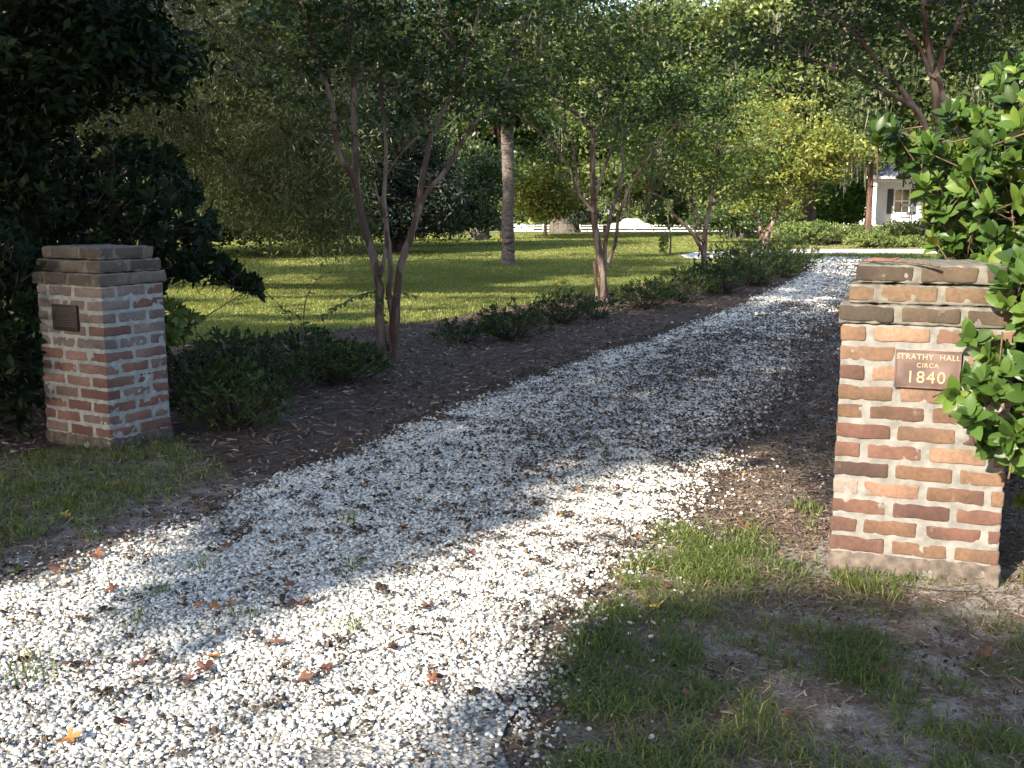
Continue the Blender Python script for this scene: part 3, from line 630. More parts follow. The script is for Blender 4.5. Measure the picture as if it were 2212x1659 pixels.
# ------------------------------------------------------------------ brick gate pillars
def nz3(V, sc, amp, off):
    out = np.empty(len(V))
    for k, p in enumerate(V): out[k] = mnoise.fractal(Vector((p[0]*sc+off, p[1]*sc, p[2]*sc)), 1.0, 2.0, 3)
    return out*amp
def rough_box(x0, x1, y0, y1, z0, z1, off, r=.009, amp=.0035, cell=.022):
    lo = np.array([x0, y0, z0]); hi = np.array([x1, y1, z1]); Vs = []; Qs = []; n0 = 0
    def coords(a, b):
        k = max(2, int((b-a-2*r)/cell)); return np.concatenate([[a, a+r*.4], np.linspace(a+r, b-r, k), [b-r*.4, b]])
    cs = [coords(lo[k], hi[k]) for k in range(3)]
    for ax in range(3):
        u, v = [(1, 2), (2, 0), (0, 1)][ax]; A, B_ = np.meshgrid(cs[u], cs[v], indexing='ij')
        for side in (0, 1):
            V = np.zeros(A.shape+(3,)); V[..., ax] = (lo, hi)[side][ax]; V[..., u] = A; V[..., v] = B_
            na, nb = A.shape; i, j = np.meshgrid(np.arange(na-1), np.arange(nb-1), indexing='ij')
            q = np.stack([i*nb+j, (i+1)*nb+j, (i+1)*nb+j+1, i*nb+j+1], -1).reshape(-1, 4)
            if side == 0: q = q[:, ::-1]
            Vs.append(V.reshape(-1, 3)); Qs.append(q+n0); n0 += na*nb
    V = np.concatenate(Vs); Q = np.concatenate(Qs)
    inn = np.clip(V, lo+r, hi-r); d = V-inn; l_ = np.linalg.norm(d, axis=1, keepdims=True); V = np.where(l_ > 1e-7, inn + d/np.maximum(l_, 1e-9)*r, V)
    c = (lo+hi)/2; nn = nz3(V, 42, 1, off)[:, None]; n2 = nz3(V, 16, 1, off+9)[:, None]; dirn = unit(V-np.clip(V, lo+r*1.5, hi-r*1.5)+1e-9*(V-c))
    V = V + dirn*(nn*amp + n2*amp*1.2)
    return V, Q
FROW = [(0, .205), (.232, .440), (.465, 1.0)]
HROW = [(0, .095), (.120, .325), (.350, .555), (.580, 1.0)]
HEAD, JOINT, CRS = .095, .023, .0775
def pillar(name, label, origin, ang, W, D, rows, cap, palette_fn, mort, mort_cap, tall_base, footing=None):
    t = empty(name, (0, 0, 0), label, 'gate pillar')
    ca, sa = math.cos(ang), math.sin(ang)
    def world(V):
        V = np.asarray(V); return np.stack([origin[0]+V[:, 0]*ca-V[:, 1]*sa, origin[1]+V[:, 0]*sa+V[:, 1]*ca, V[:, 2]], 1)
    def build(course_list, nm):
        Vs = []; Qs = []; Cs = []; n0 = 0
        for (z, h, inset, kind, idx) in course_list:
            X0, X1, Y0, Y1 = inset, W-inset, inset, D-inset; hz = h-.019
            row = FROW if kind == 'F' else HROW
            items = []
            wX = X1-X0
            for bi, (a, b) in enumerate(row):     # front face
                if a >= wX-.03: break
                b = wX if (b > .99 or wX-b < .055) else b
                corner = (a == 0) or (b > wX-1e-6); dep = .205 if (corner and b-a < .14) else HEAD
                items.append((X0+a, X0+b, Y0, Y0+dep, bi))
                if b > wX-1e-6: break
            dL_, dR_ = items[0][3]-Y0, items[-1][3]-Y0
            for sx, dp0 in ((0, dL_), (1, dR_)):  # side faces
                y = Y0+dp0+JOINT; k_ = 0
                while y < Y1-.03:
                    e = y+.205
                    if Y1-e < .075: e = Y1
                    items.append((X0, X0+HEAD, y, e, 20+k_) if sx == 0 else (X1-HEAD, X1, y, e, 30+k_)); y = e+JOINT; k_ += 1
            x = X0+HEAD+JOINT
            while x < X1-HEAD-JOINT-.03:
                e = min(x+.205, X1-HEAD-JOINT); items.append((x, e, Y1-HEAD, Y1, 40+int(x*20))); x = e+JOINT
            for (x0, x1, y0, y1, bi) in items:
                rr = random.Random(idx*131+bi*7+int(W*1000)); jj = lambda s=.003: rr.uniform(-s, s)
                px = rr.uniform(-.001, .003)
                V, Q = rough_box(x0+jj()-px*0, x1+jj(), y0-px*(y0 == Y0), y1, z+.0095+jj(.002), z+h-.0095+jj(.002), idx*3.1+bi*.7+W*10)
                col = palette_fn(idx, bi, rr)
                Vs.append(world(V)); Qs.append(Q+n0); n0 += len(V); Cs.append(np.tile(col, (len(V), 1)))
        return mesh_np(nm, np.concatenate(Vs), np.concatenate(Qs), M['brick'], t, True, colors={'tint': np.concatenate(Cs)})
    def mortar(nm, x0, x1, y0, y1, z0, z1, mat, amp=.003, rec=.0032):
        V, Q = rough_box(x0+rec, x1-rec, y0+rec, y1-rec, z0, z1, 55+W*3, .006, amp, .0085)
        return mesh_np(nm, world(V), Q, mat, t, True)
    z = tall_base; cl = []
    for k, kind in enumerate(rows[::-1]): cl.append((z, CRS, 0, kind, k)); z += CRS
    build(cl, 'brickwork')
    mortar('mortar_joints', 0, W, 0, D, 0.004, z, mort)
    for k, (ins, kind) in enumerate(cap):
        build([(z, CRS, ins, kind, 50+k)], 'cap_course'); mortar('cap_mortar', ins, W-ins, ins, D-ins, z+.002, z+CRS-.004, mort_cap, .004, .005); z += CRS
    V, Q = rough_box(-.006, W+.006, -.006, D+.006, -.05, tall_base+.004, 3.3, .012, .009, .012)
    mesh_np('base_render', world(V), Q, M['footing'] if footing is None else footing, t, True)
    return t, world, z
# colours
TAN = [(.122, .072, .044), (.138, .083, .052), (.108, .060, .038)]; RED = [(.090, .045, .033), (.104, .053, .039), (.078, .038, .031)]; DRK = [(.040, .023, .019), (.052, .030, .024)]; PAL = [(.19, .118, .080), (.17, .10, .07)]
RP = {11: 'TPP', 10: 'TxPR', 9: 'RPxR', 8: 'TPP', 7: 'TTTT', 6: 'RTR', 5: 'RRPT', 4: 'DTT', 3: 'xPTT', 2: 'RRR', 1: 'RTRR', 0: 'RTT'}
def pal_right(idx, bi, rr):
    if idx >= 50:
        b = rr.choice([(.050, .036, .024), (.036, .027, .020), (.070, .050, .032)] if idx != 51 else [(.105, .068, .042), (.09, .058, .038)])
        return np.array(b)*rr.uniform(.85, 1.15)
    s_ = RP.get(idx, 'TRTR'); k = s_[bi % len(s_)] if bi < 10 else rr.choice('RTDR')
    b = rr.choice({'T': TAN, 'P': PAL, 'R': RED, 'D': DRK, 'x': [(.24, .20, .17)]}[k]); return np.array(b)*rr.uniform(.88, 1.12)
def pal_left(idx, bi, rr):
    if idx >= 50: b = rr.choice([(.085, .070, .060), (.11, .092, .080), (.065, .052, .044)])
    elif idx >= 7: b = rr.choice([(.175, .145, .14), (.16, .125, .12), (.19, .16, .15), (.16, .085, .07), (.15, .13, .13)])
    elif idx >= 4: b = rr.choice([(.17, .105, .092), (.16, .085, .07), (.18, .145, .13), (.15, .08, .066)])
    else: b = rr.choice([(.165, .08, .064), (.15, .07, .058), (.16, .085, .07), (.17, .12, .105)])
    return np.array(b)*rr.uniform(.85, 1.15)
g1 = gp(1790, 1232)
angR = math.radians(-20.0); WR = .625
rows = ['F', 'H', 'F', 'H', 'F', 'H', 'F', 'H', 'F', 'H', 'F', 'H'][::1]
pr_, worldR, topR = pillar('gate_pillar', 'sunlit orange brick gate pillar with a bronze plaque, leafy shrub pressing against its right side', g1, angR, WR, .62, ['F' if k % 2 == 0 else 'H' for k in range(12)][::-1], [(-.014, 'F'), (.018, 'H'), (.045, 'F')], pal_right, M['mortar'], M['mortar_dark'], .085, M['render_brown'])
cL = gp(241, 978); angL = math.radians(-30)
WL = .60
oL = np.array([cL[0]-WL*math.cos(angL), cL[1]-WL*math.sin(angL), 0])
pl_, worldL, topL = pillar('gate_pillar', 'shaded greyish brick gate pillar with a small dark plaque, left side of the drive', oL, angL, WL, .47, ['F' if k % 2 else 'H' for k in range(12)], [(-.016, 'H'), (.006, 'F'), (.034, 'H')], pal_left, M['mortar_grey'], M['mortar_dark'], .075, M['render_brown'])
# footing slab at the right pillar
fp = [tuple(worldR(np.array([(a_, b_, 0)]))[0][:2]) for a_, b_ in [(-.09, -.04), (-.08, -.10), (.05, -.13), (.22, -.10), (.4, -.12), (.6, -.09), (.66, -.05), (.66, .1), (.64, .4), (0, .5), (-.05, .3)]]
fo = sheet('footing_slab', rough_poly(fp, .05, .03), .006, M['sandspill']); fo.parent = pr_
del fo['kind']
# plaques
def text_mesh(body, size, ext, bold=0.0):
    cu = bpy.data.curves.new('txt', 'FONT'); cu.body = body; cu.size = size; cu.extrude = ext; cu.offset = bold; cu.align_x = 'CENTER'; cu.space_character = 1.12; cu.resolution_u = 3
    ob = bpy.data.objects.new('txt', cu); me = bpy.data.meshes.new_from_object(ob); bpy.data.objects.remove(ob); bpy.data.curves.remove(cu); return me
from mathutils import Matrix
def place(me, name, mat, parent, Mx, sub=None):
    me.transform(Mx); me.materials.clear(); me.materials.append(mat); me.name = name
    o_ = bpy.data.objects.new(name, me); COL.objects.link(o_); o_.parent = parent; return o_
PX0, PX1, PZ0, PZ1 = .205, .440, topR-4*CRS-2.08*CRS, topR-4*CRS-.22*CRS   # set on the front face
def plaque(world, parent, x0, x1, z0, z1, mat, proud=.016):
    V, Q = rough_box(x0, x1, -proud, .01, z0, z1, 1.7, .003, .0006, .03); p = mesh_np('plaque', world(V), Q, mat, parent, True)
    return p
p1 = plaque(worldR, pr_, PX0, PX1, PZ0, PZ1, M['bronze'])
g_ = Geo()
for (a, b, c_, d_) in ((PX0, PX1, PZ1-.006, PZ1), (PX0, PX1, PZ0, PZ0+.006), (PX0, PX0+.006, PZ0+.006, PZ1-.006), (PX1-.006, PX1, PZ0+.006, PZ1-.006)): g_.box(a, b, -.0195, -.015, c_, d_)
V = worldR(np.concatenate(g_.V)); mesh_np('plaque_rim', V, np.concatenate(g_.Q), M['bronze'], p1, local=False).matrix_parent_inverse.identity()
def wmat(world_o, ang, x, z, y=-.017):
    return Matrix.Translation(Vector((world_o[0]+x*math.cos(ang)-y*math.sin(ang), world_o[1]+x*math.sin(ang)+y*math.cos(ang), z))) @ Matrix.Rotation(ang, 4, 'Z') @ Matrix.Rotation(math.pi/2, 4, 'X')
pc = (PX0+PX1)/2; ph = PZ1-PZ0
for body, size, zf, b in (('STRATHY  HALL', .029, .77, .0002), ('CIRCA', .025, .555, .0001), ('1840', .066, .14, .0)):
    me = text_mesh(body, size, .0025, b)
    place(me, 'lettering', M['bronze_letter'], p1, wmat(g1, angR, pc-(.004 if body == '1840' else 0), PZ0+ph*zf))
# serifs of the numeral one and the letters kept simple
zt = topL-.24
p2 = plaque(worldL, pl_, .155, .385, zt-3.5*CRS, zt-1.45*CRS, M['dark_bronze'])
g_ = Geo(); zz = zt-1.45*CRS-.018
for k in range(9):
    x = .170
    while x < .37:
        w_ = random.uniform(.012, .035); g_.box(x, min(x+w_, .372), -.0175, -.0155, zz-k*.0135-.006, zz-k*.0135); x += w_+.006
mesh_np('lettering', worldL(np.concatenate(g_.V)), np.concatenate(g_.Q), M['dark_line'], p2)
# twig and dead leaf lying on the right pillar
tw = Geo(); a0 = worldR(np.array([(.07, .08, topR+.008), (.16, .05, topR+.010), (.26, .03, topR+.006), (.34, -.005, topR-.005)])); tw.tube(a0, [.004, .0045, .004, .006], 5)
tag(tw.build('dead_twig', M['twig'], smooth=True), 'curved dry twig lying on top of the sunlit brick pillar', 'twig')
tw = Geo(); a0 = worldR(np.array([(.06, .10, topR+.008), (.11, .10, topR+.013), (.17, .10, topR+.012), (.20, .10, topR+.022)])); tw.tube(a0, [.003, .010, .008, .003], 6)
tag(tw.build('curled_leaf', M['leafdark'], smooth=True), 'rolled dry brown leaf resting on the sunlit pillar cap', 'leaf')

# ------------------------------------------------------------------ fallen leaves
def leafshape(seed):
    rr = random.Random(seed); V = []; k = 5; n = 20
    for i in range(n):
        a = i/n*2*math.pi; lobe = abs(math.cos(a*k/2))**1.2; r = .22+.32*lobe*(1 if abs(math.sin(a/2)) > .25 else .5)
        r *= rr.uniform(.85, 1.1); V.append((r*math.cos(a), r*math.sin(a), .22*r*math.sin(a*2+seed)+.35*r*r*rr.uniform(.3, 1)))
    V.append((0, 0, 0)); T = [(i, (i+1) % n, n) for i in range(n)]
    V += [(-.1, -.008, .01), (-.62, -.008, .04), (-.62, .008, .04), (-.1, .008, .01)]
    return np.array(V), [np.array(T), np.array([(n+1, n+2, n+3, n+4)])]
LM = {}
def leaf_mesh(kind, mat):
    key = (kind, mat)
    if key not in LM:
        V, Fs = leafshape(kind); o_ = mesh_np('fallen_leaf', V, Fs, M[mat]); LM[key] = o_.data; bpy.data.objects.remove(o_)
    return LM[key]
LEAVES = [(250, 1055, 'leaforange', 1.2, 'bright orange leaf standing in the grass before the shaded pillar'),
 (975, 860, 'leaforange', 1.0, 'orange leaf on dark mulch beside the gravel edge'), (1038, 867, 'leafyellow', .9, 'small yellow leaf at the mulch edge right of the orange one'),
 (1243, 1072, 'leaforange', 1.1, 'orange yellow leaf at the far edge of the big sunlit patch'), (1205, 1130, 'leafyellow', .7, 'pale leaf lying inside the sunlit gravel patch'),
 (868, 1155, 'leaforange', 1.2, 'wide orange leaf on gravel left of the bright patch'), (490, 1195, 'leafbrown', 1.1, 'brown leaf in the upper left lit gravel'),
 (1605, 1142, 'leaforange', 1.1, 'orange leaf on the sunny dirt between gravel and pillar'), (1585, 1160, 'leafbrown', .8, 'small tan leaf right below the orange leaf on dirt'),
 (1495, 1520, 'leafbrown', 1.1, 'red brown leaf in the grass near the bottom edge'), (1905, 1462, 'leafbrown', 1.1, 'rusty leaf on bare sand below the sunlit pillar'),
 (1722, 1592, 'leafbrown', .7, 'small brown leaf on sand at the bottom right'), (2125, 1425, 'leafbrown', .9, 'brown leaf in grass near the right edge'),
 (1420, 1318, 'leafyellow', .9, 'yellow brown leaf standing in grass beside the gravel corner'), (1412, 1240, 'leaforange', .9, 'orange leaf hidden in the sunny grass'),
 (1778, 1290, 'leafbrown', .9, 'brown leaf before the footing of the sunlit pillar'), (1440, 1275, 'leafbrown', .9, 'brown leaf low in the sunny grass edge'),
 (1285, 1370, 'leafdark', 1.2, 'dark leaf at the right gravel edge'), (1230, 1440, 'leafbrown', 1.0, 'brown leaf where grass meets gravel low down'),
 (1170, 1560, 'leafdark', 1.1, 'dark brown leaf in grass at the lower gravel edge'), (655, 1490, 'leafbrown', 1.2, 'pointed red brown leaf on gravel at bottom centre'),
 (595, 1410, 'leafbrown', 1.2, 'upright brown leaf on gravel above the pointed one'), (455, 1440, 'leaforange', 1.0, 'golden leaf on the dark debris patch'),
 (445, 1465, 'leafdark', 1.1, 'dark leaf under the golden leaf'), (150, 1620, 'leaforange', 1.0, 'orange leaf at the bottom left corner'),
 (155, 1455, 'leafbrown', 1.0, 'brown leaf on gravel at lower left'), (175, 1355, 'leaforange', 1.0, 'orange leaf on sunlit gravel at left'),
 (245, 1290, 'leafbrown', .8, 'small brown leaf near the left sunlit band'), (130, 1245, 'leafbrown', 1.2, 'wide brown leaf at the left verge'),
 (35, 1250, 'leafgreen', 1.1, 'green leaf at the left picture edge'), (60, 1245, 'leafbrown', .9, 'brown leaf right of the green one'),
 (265, 1155, 'leafbrown', .9, 'brown leaf at the dark gravel border'), (630, 1280, 'leafbrown', 1.0, 'brown leaf at the left end of the main sunlit patch'),
 (645, 1320, 'leafdark', 1.3, 'dark leaf clump left of the sunlit patch'), (665, 1318, 'leaforange', .8, 'orange leaf beside the dark clump'),
 (430, 1325, 'leaforange', .7, 'small orange leaf standing on gravel'), (465, 1328, 'leaforange', .8, 'second small orange leaf standing on gravel'),
 (495, 1320, 'leaforange', .9, 'orange leaf pair end on gravel'), (305, 1450, 'leafdark', .9, 'dark curled leaf on lower left gravel'),
 (405, 1490, 'leafdark', 1.1, 'round dark brown leaf on lower gravel'), (260, 1580, 'leafdark', 1.2, 'dark crumpled leaf near the bottom'),
 (935, 1490, 'leafbrown', .8, 'brown leaf in the lower middle gravel'), (1050, 1300, 'leafbrown', .8, 'little brown leaf in the brightest gravel'),
 (925, 1330, 'leafdark', .8, 'dark leaf below the brightest gravel'), (330, 1190, 'leafbrown', .8, 'brown leaf on bright upper left gravel'),
 (140, 1120, 'leafyellow', 1.0, 'yellow leaf in the left grass'), (420, 1085, 'leafbrown', .9, 'brown leaf between left grass and gravel'),
 (620, 1012, 'leafbrown', .9, 'brown leaf on the dirt verge past the left pillar'), (905, 1010, 'leafbrown', 1.0, 'brown leaf in the shaded gravel'),
 (800, 1055, 'leafdark', 1.0, 'dark leaf in the shaded gravel left of centre'), (1100, 960, 'leafbrown', .8, 'brown leaf halfway up the shaded gravel'),
 (1700, 1560, 'leafbrown', .7, 'tiny brown leaf in the lower right grass'), (1690, 930, 'leafbrown', .8, 'reddish leaf on the dim dirt by the drive'),
 (1605, 1030, 'leaforange', .7, 'tan leaf at the top of the sunny dirt'), (785, 855, 'leafdark', .8, 'dull leaf on the mulch below the crape myrtle'),
 (900, 1180, 'leafdark', 1.0, 'dark leaf on gravel right of the wide orange one'), (1150, 1170, 'leafbrown', 1.0, 'brown strip of leaf within the sunlit gravel'),
 (700, 1465, 'leafdark', .9, 'dark leaf right of the pointed one'), (550, 1260, 'leafdark', 1.0, 'dark leaf in the half shade of the gravel'),
 (210, 1215, 'leafbrown', 1.0, 'brown leaf at the top of the left lit band'), (1020, 1210, 'leafdark', .8, 'dark speck leaf above the brightest gravel'),
 (845, 1420, 'leafdark', .8, 'dark leaf on the mid lower gravel'), (1080, 1420, 'leafbrown', .7, 'small leaf at right of lower gravel')]
for k, (px, py, mt, s_, lb) in enumerate(LEAVES):
    ob = bpy.data.objects.new('fallen_leaf', leaf_mesh(k % 5 + 1, mt)); COL.objects.link(ob); p = gp(px, py)
    t_, dl_, dr_, _ = drive_t(p[None, :2]); zz = .036 if (dl_[0] > 0 and dr_[0] > 0) else .022
    ob.location = (p[0], p[1], zz); ob.rotation_euler = (random.uniform(-.45, .45), random.uniform(-.45, .45), random.uniform(0, 6.28)); sc_ = .062*s_*random.uniform(.9, 1.1); ob.scale = (sc_, sc_, sc_)
    tag(ob, lb, 'fallen leaf', 'fallen leaves on the drive and verges')

# ------------------------------------------------------------------ shrubs close by
TM = leaf_template(5, .52, .12, .16); TM2 = leaf_template(3, .40, .10, .14); TM1 = leaf_template(2, .40, .08, .1)
def sample_poly(poly, n, Y0, Y1, extra=None):
    poly = np.array(poly, float); lo = poly.min(0); hi = poly.max(0); out = []
    while len(out) < n:
        p = np.stack([R.uniform(lo[0], hi[0], n*3), R.uniform(lo[1], hi[1], n*3)], 1); p = p[inpoly(p, poly)]; out += list(p)
    p = np.array(out[:n]); Y = R.uniform(Y0, Y1, n); return np.array([at(a[0], a[1], y) for a, y in zip(p, Y)])
def shrub(name, label, cat, base, groups, size, per, leafmat, barkmat, tmpl, group=None, stems=6, twig_r=.004, outc=None, twl=.4):
    t = empty(name, tuple(base), label, cat, group); tips = np.concatenate(groups); c = np.asarray(outc) if outc is not None else tips.mean(0)
    d = unit(tips-c)*.9 + R.normal(0, .45, tips.shape) + np.array([0, -.15, .35])
    V, Q, A = rosettes(tips, d, size, per, tmpl=tmpl); mesh_np('foliage', V, Q, leafmat, t, True, {'rnd': A})
    g = Geo(); mids = []
    for k in range(stems):
        q = tips[R.integers(len(tips))]; m = np.array(base)*.35 + q*.65; m = m + R.normal(0, .05, 3); mids.append(m)
        b0 = np.array(base) + np.array([R.normal(0, .12), R.normal(0, .1), 0]); g.tube([b0, b0*.6+m*.4+R.normal(0, .05, 3), m, q], [twig_r*4.5, twig_r*3.6, twig_r*2.4, twig_r], 6)
    mids = np.array(mids); dd = unit(d)
    for q, dq in zip(tips, dd):
        m = mids[np.argmin(np.linalg.norm(mids-q, axis=1))]; L_ = np.linalg.norm(q-m); a = q - dq*min(.16, L_*.5); g.tube([q-dq*min(twl, L_*.8)*.9+ (m-q)*.1*(twl > .3), a if twl > .3 else q-dq*twl*.5, q], [twig_r*1.5, twig_r*1.1, twig_r*.6], 4, step=2)
    g.build('stems', barkmat, t, True); return t
UP = [(1888, 280), (1900, 262), (1960, 296), (2030, 300), (2042, 215), (2085, 222), (2120, 240), (2140, 155), (2230, 110), (2420, 60), (2420, 640), (2140, 600), (2075, 565), (2020, 540), (2005, 460), (1985, 405), (1940, 345), (1900, 320)]
MID = [(2140, 555), (2420, 555), (2420, 800), (2140, 790), (2085, 730), (2105, 690), (2125, 640)]
FRT = [(2062, 855), (2090, 820), (2125, 800), (2200, 780), (2420, 740), (2420, 1070), (2205, 1040), (2150, 1000), (2115, 955), (2075, 905)]
shrub('evergreen_shrub', 'big glossy green shrub in full sun spilling over the sunlit pillar', 'shrub', (3.0, 5.3, 0),
      [sample_poly(UP, 560, 4.6, 5.3), sample_poly(UP, 520, 5.3, 6.3), sample_poly([(2180, 200), (2420, 100), (2420, 640), (2140, 600), (2060, 400)], 200, 4.2, 4.7), sample_poly(MID, 190, 3.7, 4.3), sample_poly([(2200, 620), (2700, 500), (2750, 1080), (2300, 1120)], 420, 4.7, 6.2), sample_poly([(2330, 150), (2600, 250), (2700, 520), (2330, 620)], 260, 4.6, 6.2), sample_poly(FRT, 120, 3.3, 3.7), sample_poly([(2150, 800), (2420, 800), (2420, 1100), (2200, 1080)], 80, 3.9, 4.6)], .074, 9, M['shrub_leaf'], M['twig'], TM, stems=7, outc=(3.2, 5.3, 1.0), twig_r=.0028, twl=.2)
# dark shrubs by the left pillar
LB = [(-250, 330), (60, 330), (170, 345), (205, 310), (250, 292), (330, 300), (390, 345), (425, 410), (465, 465), (470, 530), (520, 590), (430, 585), (350, 590), (250, 560), (90, 530), (70, 900), (60, 950), (-250, 960)]
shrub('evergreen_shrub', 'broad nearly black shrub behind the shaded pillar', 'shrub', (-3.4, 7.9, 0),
      [sample_poly(LB, 1300, 7.2, 8.2), sample_poly(LB, 900, 8.2, 9.4), sample_poly([(60, 560), (360, 560), (372, 700), (355, 900), (60, 900)], 160, 7.2, 8.4), sample_poly([(350, 580), (480, 585), (550, 600), (580, 640), (560, 636), (500, 612), (430, 605), (350, 600)], 60, 7.1, 7.6)], .085, 8, M['shade_dark_leaf'], M['dark_bark'], TM2, stems=4, twig_r=.002, twl=.16)
shrub('evergreen_shrub', 'low leafy sprig with catching light right beside the shaded pillar', 'shrub', (-2.35, 7.3, 0),
      [sample_poly([(352, 650), (385, 655), (440, 690), (430, 700), (385, 740), (358, 745), (352, 760)], 34, 6.8, 7.5)], .075, 8, M['azalea_sun_tint'], M['dark_bark'], TM, stems=2, twig_r=.002, twl=.16, outc=(-2.8, 7.2, .9))
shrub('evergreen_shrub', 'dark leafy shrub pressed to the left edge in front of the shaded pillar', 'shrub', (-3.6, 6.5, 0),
      [sample_poly([(-200, 470), (60, 480), (110, 540), (80, 600), (78, 640), (112, 680), (108, 730), (84, 760), (88, 900), (60, 940), (-200, 940)], 330, 6.2, 6.9)], .085, 8, M['shade_dark_leaf'], M['dark_bark'], TM2, stems=4, twig_r=.002, twl=.16)

# azaleas: mounds of small whorled leaves
def azalea(px, py, Y, w_, h_, label, mat, n=260, size=.045, dpt=None, base=None):
    b = gp(px, py) if base is None else np.array(base); c = b + np.array([0, 0, 0])
    u = R.random(n); a = R.uniform(0, 2*math.pi, n); rr = np.sqrt(R.random(n)); zz = R.random(n)
    dp = dpt or w_*.8
    prof = np.sqrt(np.clip(1-(rr)**2, 0, 1)); top = h_*(.35+.65*prof)*(.75+.35*fnoise(np.cos(a)*rr*2+px, np.sin(a)*rr*2, 5))
    tips = c + np.stack([np.cos(a)*rr*w_/2, np.sin(a)*rr*dp/2, top*(.25+.75*zz**.5)], 1)
    t = empty('azalea_bush', tuple(b), label, 'bush', 'azalea bushes along the drive')
    d = unit((tips-c-np.array([0, 0, h_*.25]))) + R.normal(0, .35, tips.shape) + np.array([0, 0, .35])
    V, Q, A = rosettes(tips, d, size, 6, tmpl=TM1 if size < .06 else TM2, open_=1.1); mesh_np('foliage', V, Q, mat, t, False, {'rnd': A})
    g = Geo()
    for k in range(0, n, 3): g.tube([b+np.array([R.normal(0, w_*.06), R.normal(0, w_*.06), 0]), b*.55+tips[k]*.45+np.array([0, 0, -.02]), tips[k]], [.006, .0045, .002], 4, step=2)
    g.build('stems', M['dark_bark'], t, True); return t
AZS = .8
AZ = [(505, 925, .95, .62, 'dark low bush at the foot of the mulch bed nearest the shaded pillar', 520), (430, 850, .9, .55, 'dark bush just right of the shaded pillar, set back in the mulch', 360),
      (600, 850, .8, .5, 'shadowy bush between the pillar bush and the first crape myrtle', 300), (740, 830, 1.0, .52, 'dark spreading bush touching the left foot of the first crape myrtle', 480),
      (500, 790, 1.1, .5, 'dim bush on the lawn edge behind the first row', 300), (650, 775, 1.0, .45, 'low dark bush against the lawn left of the first crape myrtle', 300),
      (1000, 740, .9, .36, 'thin brownish bush right of the first crape myrtle', 170), (1105, 735, 1.15, .62, 'medium leafy bush halfway between the first two crape myrtles', 420),
      (1215, 700, 1.0, .62, 'leafy bush just left of the second crape myrtle', 330), (1290, 690, .8, .45, 'small bush at the foot of the second crape myrtle', 200),
      (1390, 668, 1.3, .62, 'bush right of the second crape myrtle with a glossy top', 330), (1475, 655, 1.5, .75, 'dense bush left of the third crape myrtle', 380),
      (1560, 635, 1.6, .85, 'dense bush at the foot of the third crape myrtle', 400), (1635, 618, 1.8, 1.05, 'tall bush between the third and fourth crape myrtles', 480),
      (1690, 600, 1.8, 1.1, 'half lit bush nearest the sunny end of the drive', 480), (1600, 592, 2.0, .95, 'bush behind the row beside the gravel loop', 380)]
for k, (px, py, w_, h_, lb, n_) in enumerate(AZ):
    azalea(px, py, 0, w_*(.85 if k < 12 else 1), h_*(.78 if k < 12 else .95), lb, M['azalea_leaf'] if k < 13 else M['azalea_sun_tint'], int(n_*(.6 if k < 12 else .8)), .05 if k < 10 else .065)
for k, (px, py, w_, h_, lb) in enumerate([(1715, 529, 2.6, 1.1, 'rounded sunlit yellow green bush at the left end by the house bed'), (1755, 531, 2.6, 1.15, 'middle sunlit bush of the group before the house'), (1800, 529, 2.4, 1.05, 'sunlit bush at the right end of the group before the house'),
                        (1860, 514, 1.6, .85, 'small sunlit bush left of the porch'), (1878, 536, 2.0, .75, 'loose sunny clump on the pine straw below the porch'), (1905, 520, 1.8, .8, 'small green bush below the window'), (1935, 516, 1.8, 1.05, 'round green bush before the porch brick piers'), (1990, 516, 1.9, 1.1, 'round green bush under the right porch post'), (1960, 535, 2.2, .5, 'low dry clump in the pine straw')]):
    azalea(px, py, 0, w_, h_, lb, M['azalea_sun_tint'], 420, .11)

# arching suckers by the first crape myrtle
def sprig(name, pts, Y, label, n=12, ls=.06, pair=True, cat='sapling', tail=True):
    P_ = np.array([at(a, b, Y) for a, b in pts]); base = np.array([P_[0][0], P_[0][1], 0]); t = empty(name, tuple(base), label, cat)
    g = Geo(); g.tube(P_, np.linspace(.006, .002, len(P_)), 5); g.build('stem', M['twig'], t, True)
    k = np.linspace(.25, 1, n); seg = np.interp(k, np.linspace(0, 1, len(P_)), np.arange(len(P_)))
    C = []; D_ = []
    for s_ in seg:
        i0 = min(int(s_), len(P_)-2); f = s_-i0; p = P_[i0]*(1-f)+P_[i0+1]*f; d = unit(P_[i0+1]-P_[i0]); side = unit(np.cross(d, np.array([0, .3, 1.])))
        for sg in (-1, 1): C.append(p); D_.append(unit(d*.5+side*sg+np.array([0, 0, -.1])+R.normal(0, .15, 3)))
    C = np.array(C); D_ = np.array(D_); up = unit(np.array([0, -.35, 1.])+R.normal(0, .25, C.shape)); x = unit(np.cross(D_, up)); z = np.cross(x, D_)
    V, Q = inst(TM2[0]*np.array([1.15, 1, 1]), TM2[1], C, x, D_, z, np.full(len(C), ls)*(.7+.5*R.random(len(C)))); mesh_np('leaves', V, Q, M['crape_leaf_mid'], t, True, {'rnd': np.repeat(R.random(len(C)), len(TM2[0]))})
sprig('crape_sucker', [(830, 745), (825, 660), (808, 632), (770, 640), (720, 668), (680, 700)], 9.6, 'arching leafy shoot left of the first crape myrtle trunk', 18, .085)
sprig('crape_sucker', [(640, 740), (628, 690), (595, 650), (570, 630)], 9.4, 'thin bent shoot with a few leaves on the lawn edge', 9, .08)
sprig('crape_sucker', [(648, 735), (650, 690), (640, 680), (610, 668)], 9.3, 'small bushy shoot beside the thin bent shoot', 9, .085)
sprig('crape_sucker', [(655, 735), (660, 650), (690, 600), (715, 590)], 9.5, 'bare arching whip above the lawn edge', 5, .06)
